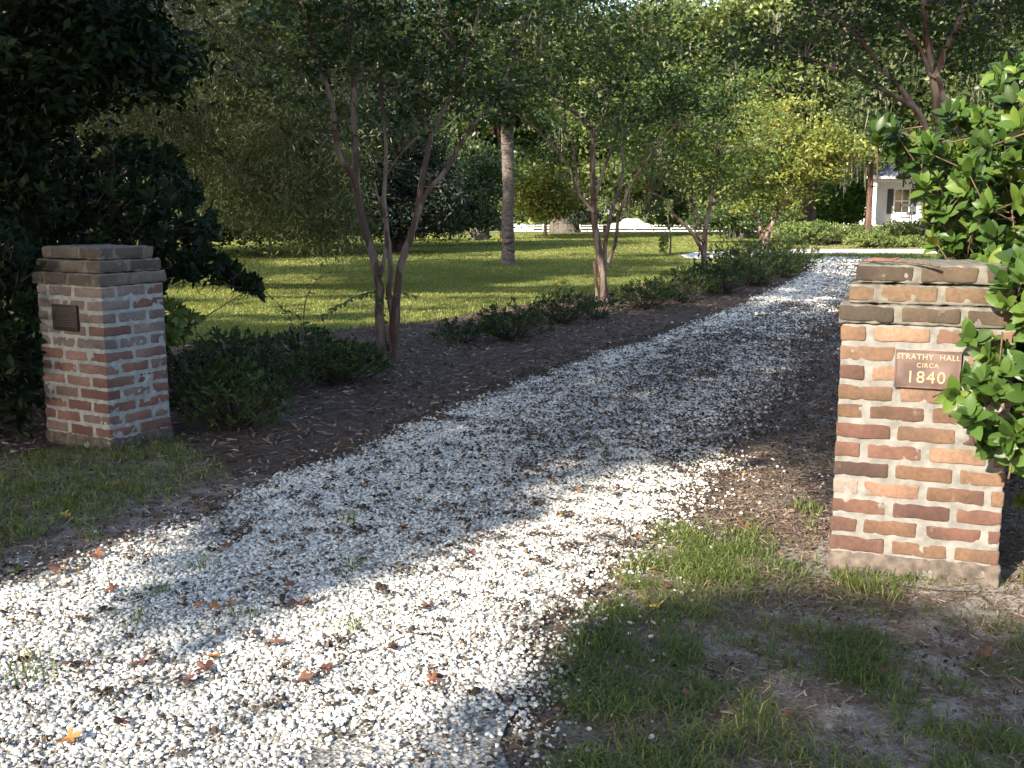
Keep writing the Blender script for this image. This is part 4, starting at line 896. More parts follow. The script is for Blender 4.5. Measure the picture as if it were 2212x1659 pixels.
sprig('crape_sucker', [(845, 760), (835, 700), (815, 655), (870, 632), (895, 640)], 9.7, 'leafy shoot crossing the first crape myrtle trunk', 10, .075)
sprig('crape_sucker', [(1245, 700), (1240, 640), (1225, 605), (1200, 612)], 15.5, 'slim shoot rising left of the second crape myrtle', 10, .13)

# ------------------------------------------------------------------ crape myrtles with traced limbs
def limb_tree(name, label, Y, limbs, crown, leafmat, barkmat, group='crape myrtles lining the drive', leafL=.055, leafW=.028, sig=.17, per=70, cat='tree', up=.5, foot=None, rs=1.0, twigs=True, seg=9):
    base = gp(*foot) if foot is not None else at(limbs[0][0][0][0], limbs[0][0][0][1], Y)
    base = np.array([base[0], base[1], 0.]); t = empty(name, tuple(base), label, cat, group)
    g = Geo(); ends = []
    for pts, r0, r1, dy in limbs:
        n = len(pts); P_ = np.array([at(a, b, Y+dy*(k/(n-1))**1.2 if isinstance(dy, (int, float)) else Y+dy[k]) for k, (a, b) in enumerate(pts)])
        if P_[0][2] < .25: P_ = np.concatenate([[P_[0]*np.array([1, 1, 0])+np.array([0, 0, -.05])], P_]); rr = np.concatenate([[r0*1.35], np.linspace(r0, r1, n)])
        else: rr = np.linspace(r0, r1, n)
        g.tube(P_, rr*rs, seg, wob=r0*.05, step=5); ends += list(P_[-3:])+[P_[len(P_)//2]]
    ends = np.array(ends); C = []
    cl = []
    for (px, py, Yc, rx, ry, rz, n) in crown:
        c = at(px, py, Yc); v = unit(R.normal(size=(n, 3)))*(R.random((n, 1))**.45); cl.append(c+v*np.array([rx, ry, rz]))
    cl = np.concatenate(cl)
    keep = (cl[:, 2] > .6) & (R.random(len(cl)) < .62); cl = cl[keep]; per = int(per*1.55); sig *= .82
    if twigs:
        for q in cl[::3]:
            e = ends[np.argmin(np.linalg.norm(ends-q, axis=1))]
            if np.linalg.norm(e-q) < 2.4: g.tube([e, (e+q)/2+R.normal(0, .06, 3)+np.array([0, 0, .06]), q], [.011*rs, .007*rs, .003*rs], 4, step=3)
    g.build('trunk', barkmat, t, True)
    k = per; sg = sig
    # sprays: flattened clumps
    dirs = unit(R.normal(size=(len(cl), 3))*np.array([1, 1, .35])); LL = R.uniform(.6, 1.6, (len(cl), 1))*sg
    along = R.uniform(-1, 1, (len(cl), k, 1)); P_ = cl[:, None]+dirs[:, None]*LL[:, None]*along*1.6+R.normal(0, 1, (len(cl), k, 3))*sg*np.array([.55, .55, .28])
    P_ = P_.reshape(-1, 3); ca = np.clip(np.repeat(R.random(len(cl)), k)*.45+R.random(len(P_))*.55, 0, 1)
    foliage('crown', P_, leafL, leafW, leafmat, t, up, .15, ca); return t
z6 = lambda L_: [(648+x*.4883, y*.4883) for x, y in L_]
limb_tree('crape_myrtle', 'nearest multi stemmed crape myrtle with reddish bark and dark crown', 10.0, [
    (z6([(380, 1615), (350, 1400), (350, 1260), (300, 1050), (258, 900), (245, 700), (238, 400), (228, 150), (215, 0), (200, -300)]), .072, .03, .2),
    (z6([(250, 830), (225, 760), (170, 680), (140, 450), (70, 260), (40, 130), (0, 0), (-80, -150)]), .05, .02, -.3),
    (z6([(352, 1220), (375, 1130), (382, 980), (372, 860)]), .035, .022, .3),
    (z6([(405, 1600), (408, 1400), (393, 1300), (400, 1170), (378, 950), (372, 850), (382, 700), (375, 560), (350, 330), (330, 60)]), .05, .015, .35),
    (z6([(385, 960), (345, 870), (330, 800)]), .022, .012, .1), (z6([(372, 790), (440, 690), (525, 600)]), .02, .009, -.2), (z6([(360, 770), (320, 700), (285, 610)]), .018, .007, .2),
    (z6([(525, 560), (480, 480), (400, 390)]), .012, .006, .2),
    (z6([(410, 1610), (425, 1400), (440, 1200), (488, 1050), (520, 940), (540, 800), (575, 620), (590, 570), (640, 480), (700, 350), (760, 180), (800, 0)]), .062, .018, .1),
    (z6([(515, 960), (560, 850), (640, 760), (720, 620), (800, 510), (880, 400), (960, 230)]), .045, .012, .5),
    (z6([(578, 600), (535, 500), (530, 330), (570, 250), (640, 160)]), .022, .01, .2), (z6([(530, 380), (600, 300), (690, 210)]), .012, .006, -.2)],
    [(780, 10, 10.2, 1.1, 1.3, .8, 120), (950, 30, 10.3, 1.0, 1.3, .85, 120), (720, 120, 10, .9, 1.0, .5, 55), (1000, 180, 10.4, .75, .9, .4, 50), (830, 230, 10, .9, .9, .35, 26), (640, 10, 9.8, .7, .9, .6, 45), (900, -300, 10.5, 2.0, 2.0, .9, 140)],
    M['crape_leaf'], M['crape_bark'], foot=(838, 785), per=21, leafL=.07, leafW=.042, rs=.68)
z2 = lambda L_: [(702+x*.3418, y*.3418) for x, y in L_]
limb_tree('crape_myrtle', 'second crape myrtle along the drive, forking low with spreading grey limbs', 16.3, [
    (z2([(1765, 1900), (1750, 1700), (1715, 1500), (1700, 1320), (1690, 1000), (1692, 860), (1640, 760), (1560, 700), (1500, 630), (1350, 560)]), .10, .02, .3),
    (z2([(1700, 1340), (1640, 1270), (1590, 1200), (1540, 1050), (1400, 880), (1300, 780), (1200, 720), (1050, 725)]), .045, .016, .4),
    (z2([(1770, 1880), (1765, 1640), (1800, 1380), (1850, 1230), (1885, 1080), (1880, 900), (1960, 700)]), .06, .02, .6),
    (z2([(1790, 1660), (1838, 1520), (1862, 1350), (1950, 1150), (2080, 950), (2212, 800)]), .05, .02, -.4),
    (z2([(1705, 1260), (1760, 1080), (1805, 960), (1850, 820), (1900, 600), (1960, 400), (2010, 200)]), .045, .014, .2),
    (z2([(1690, 870), (1720, 800), (1775, 720), (1800, 560), (1830, 380)]), .03, .012, 0), (z2([(1850, 820), (1780, 700), (1700, 580)]), .022, .01, .2), (z2([(1600, 1180), (1560, 900), (1450, 620)]), .03, .01, .5),
    (z2([(1722, 1900), (1700, 1650)]), .045, .035, 0)],
    [(1230, 120, 16, 1.6, 1.5, .9, 130), (1420, 150, 16.5, 1.6, 1.5, .9, 120), (1080, 190, 16, 1.0, 1.3, .6, 60), (1350, 260, 16.5, 1.5, 1.4, .45, 34), (1500, 250, 16.5, 1.0, 1.2, .5, 34), (1250, -60, 16.5, 2.2, 1.8, 1.0, 120), (1200, 345, 17, .5, .6, .35, 14)],
    M['crape_leaf_two'], M['crape_bark'], foot=(1302, 655), leafL=.095, leafW=.05, sig=.26, per=18, rs=.66)
z3 = lambda L_: [(1404+x*.1953, 378+y*.1953) for x, y in L_]
limb_tree('crape_myrtle', 'third crape myrtle along the drive with a dark low forked trunk', 22.6, [
    (z3([(612, 1150), (605, 1000), (600, 880), (612, 600), (650, 400), (680, 250), (700, 150), (740, 0), (760, -200)]), .11, .03, .3),
    (z3([(595, 900), (560, 800), (480, 660), (400, 570), (330, 500), (250, 420), (150, 260), (20, 210)]), .07, .03, -.5),
    (z3([(600, 740), (520, 690), (490, 560), (480, 380), (465, 100), (480, -150)]), .05, .02, .6), (z3([(570, 520), (500, 400), (430, 290), (330, 120)]), .045, .02, .2),
    (z3([(690, 330), (790, 260), (900, 140)]), .03, .015, .3), (z3([(545, 900), (540, 700), (545, 560)]), .02, .015, 0)],
    [(1500, 330, 22.5, 2.1, 1.8, .9, 140), (1420, 260, 22, 1.5, 1.5, .8, 70), (1570, 380, 22.5, 1.1, 1.3, .6, 30), (1530, 200, 23, 1.8, 1.6, .9, 90), (1430, 370, 22.5, .8, 1.0, .35, 12)],
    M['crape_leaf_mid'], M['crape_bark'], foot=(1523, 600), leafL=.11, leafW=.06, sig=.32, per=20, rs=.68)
limb_tree('crape_myrtle', 'fourth crape myrtle with glowing yellow leaves and pinkish sunlit stems', 28.7, [
    (z3([(1265, 960), (1250, 800), (1235, 680), (1200, 520), (1150, 440), (1080, 350), (1000, 200)]), .10, .03, .3),
    (z3([(1275, 900), (1290, 760), (1310, 640), (1350, 540), (1395, 440), (1410, 350), (1385, 150), (1375, 0), (1390, -200)]), .10, .03, .3),
    (z3([(1400, 420), (1500, 330), (1590, 200), (1612, 100), (1605, -60)]), .06, .025, -.3), (z3([(1420, 360), (1440, 260), (1500, 80)]), .04, .02, .2), (z3([(1040, 320), (1060, 200), (1000, 20)]), .04, .02, .4)],
    [(1640, 340, 28.5, 2.2, 2.0, 1.0, 160), (1740, 330, 28.5, 1.8, 1.8, .9, 120), (1560, 320, 28.5, 1.3, 1.6, .9, 60), (1660, 420, 28.5, 1.3, 1.3, .8, 60), (1790, 310, 28, 1.0, 1.2, .6, 45), (1640, 250, 29, 2.0, 1.6, .7, 80)],
    M['crape_leaf_yellow_sun'], M['crape_bark_sun_tint'], foot=(1650, 567), leafL=.13, leafW=.07, sig=.34, per=30, rs=.9)
limb_tree('crape_myrtle', 'tall crape myrtle on the right behind the glossy shrub with a smooth red brown trunk', 9.3, [
    ([(2040, 760), (2038, 560), (2034, 400), (2030, 280), (2014, 150), (2000, 60), (1992, -40), (1985, -250)], .085, .035, .1),
    ([(2016, 170), (2045, 105), (2070, 50), (2085, 0), (2110, -120)], .055, .03, .2), ([(2060, 420), (2052, 330), (2045, 240), (2022, 150)], .035, .035, [-.3, -.3, -.3, 0.0]),
    ([(2035, 420), (1995, 258), (1950, 219), (1902, 191), (1854, 161), (1800, 150), (1740, 120)], .04, .018, -.4), ([(2030, 360), (1991, 260), (1945, 190), (1902, 143), (1844, 68), (1800, 38), (1752, 10), (1690, -30)], .045, .022, .4),
    ([(2012, 165), (1985, 100), (1947, 55), (1909, 20), (1860, -40)], .03, .02, .2), ([(1962, 226), (1975, 195), (1988, 170)], .012, .012, 0)],
    [(2050, -40, 9.2, 1.2, 1.3, .45, 110), (1900, 30, 9.2, .9, 1.1, .3, 40), (1750, 90, 9, .8, .8, .25, 36), (1820, 175, 9.2, .6, .8, .18, 18), (2150, 40, 9.5, .9, 1.0, .5, 60), (1600, 120, 9.4, .5, .7, .2, 14), (1950, -250, 9.5, 2.0, 2.0, .6, 150)],
    M['crape_leaf'], M['crape_bark_sun_tint'], foot=(2044, 800), leafL=.065, leafW=.038, per=24, rs=.62)

# ------------------------------------------------------------------ cabbage palm
pb = gp(1097, 573); Yp = pb[1]
t = empty('cabbage_palm', tuple(pb), 'straight palm trunk standing alone in the middle of the lawn', 'palm')
g = Geo(); pts = [pb+np.array([0, 0, -.1]), pb+np.array([0, 0, .25])] + [at(x, y, Yp) for x, y in [(1098, 520), (1096, 470), (1098, 400), (1097, 340), (1096, 290), (1098, 240), (1098, 190)]]
g.tube(pts, [.22, .18, .172, .16, .158, .162, .17, .18, .17], 18, step=14, wob=.006); g.build('trunk', M['palm_bark'], t, True)
top = at(1098, 195, Yp)
def frond(t, top, az, el, L_, mat, nm, droop=1.0, w_=.06, n=26):
    g = Geo(); d = np.array([math.cos(az)*math.cos(el), math.sin(az)*math.cos(el), math.sin(el)]); P_ = []
    for k in range(8):
        f = k/7; P_.append(top + d*L_*f + np.array([0, 0, -droop*L_*.55*f*f]))
    g.tube(P_, np.linspace(.022, .006, 8), 4, step=2); P_ = np.array(P_); side = unit(np.cross(d, [0, 0, 1.]))
    for k in range(n):
        f = .35+.65*k/n; i0 = min(int(f*7), 6); p = P_[i0]*(1-(f*7-i0))+P_[i0+1]*(f*7-i0)
        for sg in (-1, 1):
            q = p + side*sg*L_*.42*math.sin(math.pi*min(1, f*.95+.03))**.6 + d*L_*.22 + np.array([0, 0, -.25*L_*.5*droop-R.random()*.06]); u = unit(q-p); s2 = unit(np.cross(u, [0, 0, 1.]))*w_/2
            g.add([p-s2, p+s2, (p+q)/2+s2*1.1, (p+q)/2-s2*1.1, q], [(0, 1, 2, 3)], [(3, 2, 4)], float(R.random()))
    return g.build(nm, mat, t)
for k in range(16): frond(t, top, k*2.4, R.uniform(-.1, 1.1), R.uniform(1.2, 1.6), M['palm_leaf'], 'frond')
for k in range(12): frond(t, top-np.array([0, 0, .1]), k*2.1+.5, R.uniform(-1.3, -.9), R.uniform(.5, .8), M['dead_frond'], 'dead_frond', .5, n=14)

# ------------------------------------------------------------------ big trees
def moss_strands(P, L, n_per=9, w_=.022, spread=.12):
    L = L*.55; w_ = w_*.8; n_per = 14; spread = spread*.7
    """hanging ribbons; P anchor points"""
    A = np.repeat(P, n_per, 0) + R.normal(0, 1, (len(P)*n_per, 3))*np.array([spread, spread, spread*.5]); n = len(A); LL = L*(.35+.9*R.random(n)); an = R.uniform(0, math.pi, n); s_ = np.stack([np.cos(an), np.sin(an), np.zeros(n)], 1)*(w_*(.5+R.random(n)))[:, None]
    K = 4; V = []; off = np.zeros((n, 3))
    for k in range(K+1):
        f = k/K; off = off + R.normal(0, .03*L, (n, 3)); w2 = 1-.75*f; c = A+off+np.array([0, 0, -1.])*(LL*f)[:, None]; V += [c-s_*w2, c+s_*w2]
    V = np.stack(V, 1).reshape(-1, 3); b = (np.arange(n)*(2*(K+1)))[:, None]; Q = np.concatenate([np.array([[2*k, 2*k+1, 2*k+3, 2*k+2]])+b for k in range(K)])
    return V, Q, np.repeat(R.random(n), 2*(K+1))
def sun_keep(P, strength=.85):
    L_ = lit(proj(P)); g = proj(P); rel = (g[:, 1] < 62) & (g[:, 1] > 0)
    return ~(rel & (L_ >= .99) & (R.random(len(P)) < strength))
def big_tree(name, label, x, y, trunk_h, r0, blobs, leafmat, barkmat, leafL, leafW, sig, per, moss=0, mossL=1.2, cat='tree', group='trees beyond the lawn', lean=(0, 0), up=.3, droop=.1, keepsun=False, ntip=None, twr=.6, limbs=True, solid=False, mossw=.03):
    z0 = float(gh(x, y)); base = np.array([x, y, z0]); t = empty(name, tuple(base), label, cat, group); g = Geo()
    fork = base + np.array([lean[0], lean[1], trunk_h])
    g.tube([base+np.array([0, 0, -.2]), base+np.array([0, 0, .5]), base*.6+fork*.4+R.normal(0, r0*.15, 3)*np.array([1, 1, 0]), fork], [r0*1.3, r0*1.1, r0*.95, r0*.8], 14, step=6, wob=r0*.03)
    cl = []; mainp = []
    for (cx, cy, cz, rx, ry, rz, n) in blobs:
        c = np.array([x+cx, y+cy, z0+cz]); v = unit(R.normal(size=(n, 3)))*(R.random((n, 1))**.4); pts_ = c+v*np.array([rx, ry, rz]); cl.append(pts_); 
        if limbs and n >= 45:
            m = fork*.5+c*.5+R.normal(0, .12*np.linalg.norm(c-fork), 3)*np.array([1, 1, .4]); g.tube([fork-np.array([0, 0, r0*.5]), m, c], [r0*twr, r0*twr*.6, r0*.16], 8, step=5, wob=r0*.05)
            for q in pts_[::max(1, n//9)]: g.tube([c*.7+m*.3, (c+q)/2+R.normal(0, .15, 3), q], [r0*.2, r0*.11, r0*.04], 5, step=3, wob=r0*.03)
    cl = np.concatenate(cl); cl = cl[cl[:, 2] > z0+.8]; g.build('trunk', barkmat, t, True)
    if keepsun: cl = cl[sun_keep(cl)]
    k = per; dirs = unit(R.normal(size=(len(cl), 3))*np.array([1, 1, .45])+np.array([0, 0, -droop])); LL = R.uniform(.5, 1.6, (len(cl), 1))*sig
    P_ = (cl[:, None]+dirs[:, None]*LL[:, None]*R.uniform(-1, 1, (len(cl), k, 1))*1.5+R.normal(0, 1, (len(cl), k, 3))*sig*np.array([.6, .6, .38])).reshape(-1, 3)
    if solid: pass
    ca = np.clip(np.repeat(R.random(len(cl)), k)*.45+R.random(len(P_))*.55, 0, 1)
    foliage('crown', P_, leafL, leafW, leafmat, t, up, droop, ca)
    if moss:
        idx = R.integers(0, len(cl), moss); V, Q, A = moss_strands(cl[idx]-np.array([0, 0, .1]), mossL, 10, mossw, .10+mossL*.08); mo = mesh_np('spanish_moss', V, Q, M['moss'], t, False, {'rnd': A}); mo['kind'] = 'stuff'
    return t
def B(px, py, Y, tree): # blob centre relative to a tree from a photo pixel
    p = at(px, py, Y); return p[0]-tree[0], Y-tree[1], p[2]-float(gh(0, tree[1]))
def blobs(tree, L_): return [(*B(px, py, Y, tree), rx, ry, rz, n) for (px, py, Y, rx, ry, rz, n) in L_]
# black foliage over the top left
T = (-6.3, 8.6)
big_tree('magnolia', 'black silhouetted tree overhanging the top left corner', *T, 2.4, .14, blobs(T, [(60, 60, 7.6, 1.1, .9, .75, 90), (230, 60, 7.5, .55, .5, .35, 34), (300, 140, 7.4, .33, .35, .14, 18), (100, 170, 7.6, .55, .5, .25, 26), (10, 300, 7.8, .5, .6, .5, 36), (-100, 150, 8.5, 1.2, 1, 1.2, 80), (170, -10, 7.6, .6, .6, .25, 24), (-60, 550, 8.2, .9, .8, .9, 60)]), M['shade_dark_leaf'], M['dark_bark'], .085, .036, .15, 60, group=None)
# willow-leaved oak: the big drooping olive mass on the left
T = (-9.5, 21)
big_tree('willow_oak', 'large drooping olive grey tree filling the upper left with narrow leaves', *T, 4.5, .26, blobs(T, [(430, 60, 19, 2.6, 2, 1.3, 110), (620, 60, 20, 2.2, 2, 1.3, 100), (520, 220, 19, 2.2, 1.8, 1.0, 100), (660, 300, 18.5, 1.2, 1.4, 1.1, 80), (600, 420, 18.5, 1.3, 1.4, .8, 70), (700, 460, 18, .7, 1.0, .55, 36), (730, 540, 17.5, .28, .4, .22, 9), (380, 300, 20, 2.2, 1.8, 1.4, 100), (480, 420, 20.5, 1.8, 1.6, .9, 80), (250, 200, 21, 2.6, 2, 2.0, 100), (800, 180, 21, 1.6, 1.6, 1.5, 70), (60, 330, 21, 2.4, 1.8, 2.0, 90), (450, -60, 20.5, 3, 2, .8, 110), (560, 350, 21.5, 1.8, 1, 1.2, 90)]), M['willow_leaf'], M['oak_bark'], .11, .018, .34, 150, moss=60, mossL=.8, up=0, droop=.7, keepsun=True, mossw=.008, twr=.2)
T = (-14, 33)
big_tree('live_oak', 'dark live oak behind the drooping tree on the left lawn edge', *T, 4, .6, blobs(T, [(350, 480, 32, 3.2, 2.5, 1.3, 110), (560, 480, 33, 2.6, 2.5, 1.2, 100), (150, 420, 32, 3.5, 2.5, 2, 110), (700, 430, 34, 2.6, 2.5, 2.0, 100), (500, 250, 34, 5, 3, 2.6, 160), (200, 180, 34, 5, 3, 3, 140), (450, 60, 35, 6, 3, 2.4, 200), (750, 120, 36, 5, 3, 2.6, 160), (-100, 350, 33, 4, 3, 3, 90)]), M['cedar_leaf'], M['oak_bark'], .2, .1, .5, 75, moss=60, mossL=1.4, keepsun=True)
T = (-4.0, 37)
big_tree('red_cedar', 'dense black green conifer right behind the nearest crape myrtle', *T, 3, .3, blobs(T, [(870, 470, 36, 1.7, 1.6, .8, 90), (870, 400, 36, 1.8, 1.7, 1.0, 110), (870, 310, 36.5, 1.4, 1.5, 1.2, 80), (940, 430, 36, 1.0, 1.2, .7, 50), (790, 440, 36, 1.1, 1.3, 1.2, 60), (850, 490, 36, 2.0, 1.5, .5, 60)]), M['cedar_leaf'], M['oak_bark'], .2, .06, .35, 80, up=.2, keepsun=False)
T = (-5, 44)
big_tree('oak', 'bushy green tree on the far lawn edge between conifer and palm', *T, 2.5, .25, blobs(T, [(1000, 430, 44, 1.6, 1.5, 1.2, 90), (1010, 480, 44, 1.6, 1.5, .6, 60), (1040, 380, 45, 1.6, 1.6, 1.2, 60), (960, 485, 43, 1.2, 1, .5, 40)]), M['oak_leaf'], M['oak_bark'], .18, .1, .4, 60, moss=12, mossL=1.0)
T = (-1.6, 52)
big_tree('live_oak', 'live oak with hanging moss left of the palm trunk', *T, 4.2, .42, blobs(T, [(1030, 260, 50, 2.4, 2.4, 1.4, 100), (960, 210, 51, 3, 2.5, 1.6, 110), (1080, 130, 52, 4, 3, 2.2, 150), (1130, 280, 51, 2, 2, 1.0, 60), (900, 60, 52, 4.5, 3, 2.6, 140), (1150, 0, 53, 4, 3, 2.4, 120), (1010, 330, 50, 1.2, 1.4, .6, 26), (1060, 350, 50, .9, 1, .5, 20)]), M['oak_leaf'], M['oak_bark'], .24, .13, .55, 60, moss=110, mossL=2.2, mossw=.035)
T = (3.8, 72)
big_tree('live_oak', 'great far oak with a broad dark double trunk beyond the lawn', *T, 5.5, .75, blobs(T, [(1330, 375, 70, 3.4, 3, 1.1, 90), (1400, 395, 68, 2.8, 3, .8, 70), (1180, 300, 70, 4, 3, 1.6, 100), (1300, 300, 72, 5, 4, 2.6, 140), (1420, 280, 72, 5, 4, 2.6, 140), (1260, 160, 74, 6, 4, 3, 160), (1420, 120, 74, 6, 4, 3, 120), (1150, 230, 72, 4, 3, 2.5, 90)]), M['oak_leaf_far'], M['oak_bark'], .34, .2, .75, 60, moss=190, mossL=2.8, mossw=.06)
T = (12, 55)
big_tree('live_oak', 'moss draped oak with a thick dark leaning trunk right of the far lawn', *T, 4.5, .6, blobs(T, [(1560, 380, 54, 1.8, 2, 1.1, 60), (1600, 300, 55, 3, 3, 1.8, 120), (1480, 240, 56, 4, 3, 2.2, 140), (1640, 180, 56, 4, 3, 2.2, 140), (1500, 80, 57, 4.5, 3, 2.2, 110), (1680, 40, 57, 4, 3, 1.6, 90), (1590, 450, 54, 2, 1.6, .7, 60)]), M['oak_leaf_far'], M['oak_bark'], .28, .16, .6, 60, moss=130, mossL=2.6, mossw=.05)
T = (17.6, 62)
big_tree('live_oak', 'tall oak with a straight dark trunk left of the white cottage', *T, 6, .40, blobs(T, [(1760, 290, 60, 3, 3, 1.7, 100), (1850, 230, 60, 3.4, 3, 2.2, 130), (1760, 170, 61, 4, 3, 2, 120), (1700, 260, 61, 3, 3, 1.8, 80), (1900, 110, 61, 4, 3, 2.2, 110), (1830, 330, 58, 1.8, 2, 1, 50), (1780, 60, 62, 4, 3, 1.6, 80)]), M['oak_leaf_far'], M['oak_bark'], .28, .16, .6, 60, moss=150, mossL=2.8, mossw=.05)
T = (16.35, 48)
big_tree('loblolly_pine', 'slender red brown pine trunk at the corner of the white cottage', *T, 9, .13, blobs(T, [(1870, 40, 48, 3, 3, 1.8, 70), (1960, 60, 48, 3, 3, 1.5, 60), (1880, 320, 47, 1.2, 1.2, .6, 30), (1905, 200, 48, 2.0, 2, 1.2, 50), (1850, 270, 48, 1.2, 1.2, .8, 26)]), M['oak_leaf'], M['pine_bark'], .2, .1, .45, 50, moss=50, mossL=1.8, mossw=.03)
T = (27, 46)
big_tree('live_oak', 'dark leafy oak rising behind the glossy shrub at the right', *T, 6, .5, blobs(T, [(2080, 120, 44, 4, 3, 3, 150), (2180, 60, 44, 4, 3, 3, 130), (2000, 200, 46, 3, 3, 2, 90), (2150, 260, 44, 4, 3, 2, 110), (2250, 200, 44, 4, 3, 4, 110), (2010, 60, 46, 3, 3, 2.2, 90), (2050, 330, 45, 2.6, 3, 1.2, 60)]), M['oak_leaf'], M['oak_bark'], .24, .13, .5, 60, moss=110, mossL=2.4, mossw=.035)
T = (19.3, 66)
big_tree('young_tree', 'light green young tree left of the white cottage', *T, 1.6, .14, blobs(T, [(1800, 410, 66, 1.9, 1.8, 1.0, 80), (1835, 400, 66, 1.8, 1.6, 1.0, 70), (1790, 460, 65, 1.6, 1.5, .8, 60), (1840, 455, 66, 1.5, 1.5, .8, 50), (1815, 440, 64, 1.6, 1.5, .9, 50)]), M['bright_leaf'], M['oak_bark'], .24, .14, .5, 50)
T = (1.9, 60)
big_tree('crape_myrtle', 'far backlit yellow green crape myrtle by the white fence', *T, 1.2, .09, blobs(T, [(1165, 400, 60, 1.5, 1.5, .9, 70), (1200, 430, 60, 1.4, 1.3, .7, 60), (1140, 430, 60, 1.1, 1.2, .7, 45), (1190, 455, 60, 1.2, 1.2, .4, 30)]), M['crape_leaf_yellow_sun'], M['crape_bark_sun_tint'], .22, .12, .45, 50, twr=.9)
T = (12.2, 50)
big_tree('cedar_bush', 'dark rounded shrub at the right end of the fence with orange lit leaves', *T, .4, .1, blobs(T, [(1480, 465, 62, 2.4, 1.6, 1.3, 90), (1450, 470, 62, 1.0, 1.0, 1.0, 30)]), M['oak_leaf'], M['oak_bark'], .22, .12, .4, 50, limbs=False)
T = (12.6, 46)
big_tree('wax_myrtle', 'dark green thicket under the moss draped oak', *T, .6, .1, blobs(T, [(1560, 480, 47, 1.8, 1.2, .5, 70), (1610, 470, 47, 1.5, 1.2, .9, 60), (1640, 490, 46, 1.0, 1.0, .4, 30)]), M['oak_leaf'], M['oak_bark'], .16, .08, .35, 60, limbs=False)
T = (6.2, 70)
big_tree('ivy_mound', 'dark mound of growth leaning on the right of the great far oak', *T, .5, .1, blobs(T, [(1262, 480, 70, 1.1, 1.0, 1.0, 60), (1245, 460, 70, .8, .8, .9, 30)]), M['cedar_leaf'], M['oak_bark'], .2, .1, .35, 60, limbs=False, cat='bush')
T = (-10, 60)
big_tree('holly', 'dark bushes closing the far left lawn edge', *T, 1, .2, blobs(T, [(900, 490, 50, 3, 1.5, .7, 90), (750, 495, 42, 3.5, 1.5, .8, 90), (600, 505, 38, 3, 1.2, .7, 60), (450, 500, 36, 4, 1.2, 1.0, 80)]), M['cedar_leaf'], M['oak_bark'], .2, .1, .4, 70, limbs=False, cat='bush')
# sapling on the lawn
sp_b = gp(1447, 552)
t = empty('sapling', tuple(sp_b), 'thin sapling with a drooping leaf tuft between the second and third crape myrtles', 'sapling')
g = Geo(); Ys = sp_b[1]; g.tube([sp_b, at(1449, 520, Ys), at(1447, 495, Ys), at(1443, 470, Ys), at(1445, 440, Ys)], [.03, .028, .024, .02, .012], 6); g.tube([at(1446, 490, Ys), at(1436, 500, Ys), at(1430, 520, Ys), at(1427, 540, Ys)], [.015, .012, .008, .004], 5); g.build('trunk', M['oak_bark'], t, True)
Cs = np.concatenate([sample_poly([(1424, 515), (1440, 500), (1446, 512), (1440, 545), (1424, 543)], 260, Ys-.3, Ys+.3), sample_poly([(1435, 430), (1455, 430), (1455, 470), (1435, 470)], 90, Ys-.3, Ys+.3)])
foliage('crown', Cs, .12, .05, M['crape_leaf_mid'], t, 0, .8)
for (tx, ty, hh, ww, lb, mt, bl) in [(-30, 82, 17, 9, 'tall oak at the far left closing the wood', 'oak_leaf', 330), (-12, 90, 19, 9, 'tall oak in the wood behind the dark conifer', 'oak_leaf', 330), (4, 96, 20, 9, 'tall pale green oak rising behind the great far oak', 'oak_leaf_far', 330), (20, 94, 20, 9, 'tall oak in the wood behind the moss draped oak', 'oak_leaf_far', 330), (36, 88, 19, 9, 'tall oak rising behind the cottage roof', 'oak_leaf_far', 330), (52, 80, 18, 8, 'tall oak at the far right of the wood', 'oak_leaf', 250)]:
    big_tree('live_oak', lb, tx, ty, 6, .55, [(0, 0, hh*.62, ww, 5, hh*.30, bl), (-ww*.5, 0, hh*.85, ww*.7, 4, hh*.18, bl//3), (ww*.5, 0, hh*.9, ww*.7, 4, hh*.18, bl//3)], M[mt], M['oak_bark'], .42, .26, .95, 46, moss=60, mossL=3, mossw=.06)
# far woods
n = 60000; x = R.uniform(-170, 170, n); y = R.uniform(172, 205, n); hmax = 9+9*fnoise(x*.06, y*.05, 31)+3*fnoise(x*.3, y*.3, 36); zf = R.random(n)**.8
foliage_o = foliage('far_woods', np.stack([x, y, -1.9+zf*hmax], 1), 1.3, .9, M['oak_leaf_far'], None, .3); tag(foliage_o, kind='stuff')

# oaks added out of frame; leaves left out where sun patches must fall
def shade_tree(x, y, h, r, label):
    return (x, y, h, r, label)
ST = [(-9, -3, 9.5, 6.0, 'unseen spreading oak added beside the road to shade the gate'), (-12, -13, 11, 7.5, 'unseen large oak added behind the viewpoint on the left for shade'), (-5, -9, 10, 5.5, 'unseen oak added nearest behind the viewpoint for shade'),
      (-13, 4, 10, 6.5, 'unseen oak added left of the dark shrubs for shade'), (-17, 13, 11, 7, 'unseen oak added beyond the left edge of the lawn for shade'), (0, -12, 11, 5, 'unseen oak added directly behind the viewpoint for shade'), (-20, -4, 12, 7, 'unseen tall oak added far to the left of the gate for shade'), (-1, -4, 10.5, 4.0, 'unseen small oak added just behind the viewpoint for shade'),
      (-10, 3, 7.5, 4.5, 'unseen low oak added close beside the dark shrubs for shade'), (-24, 6, 12, 7, 'unseen tall oak added well left of the lawn for shade'), (-22, 20, 12, 6, 'unseen oak added left of the drooping tree for shade')]
N = 300000
gt = np.stack([R.uniform(-12, 20, N), R.uniform(0, 36, N)], 1); pl = lit(gt); gt = gt[R.random(N) > pl*1.02]
zz = R.uniform(4.5, 15, len(gt)); k = zz/math.tan(SUN_EL)
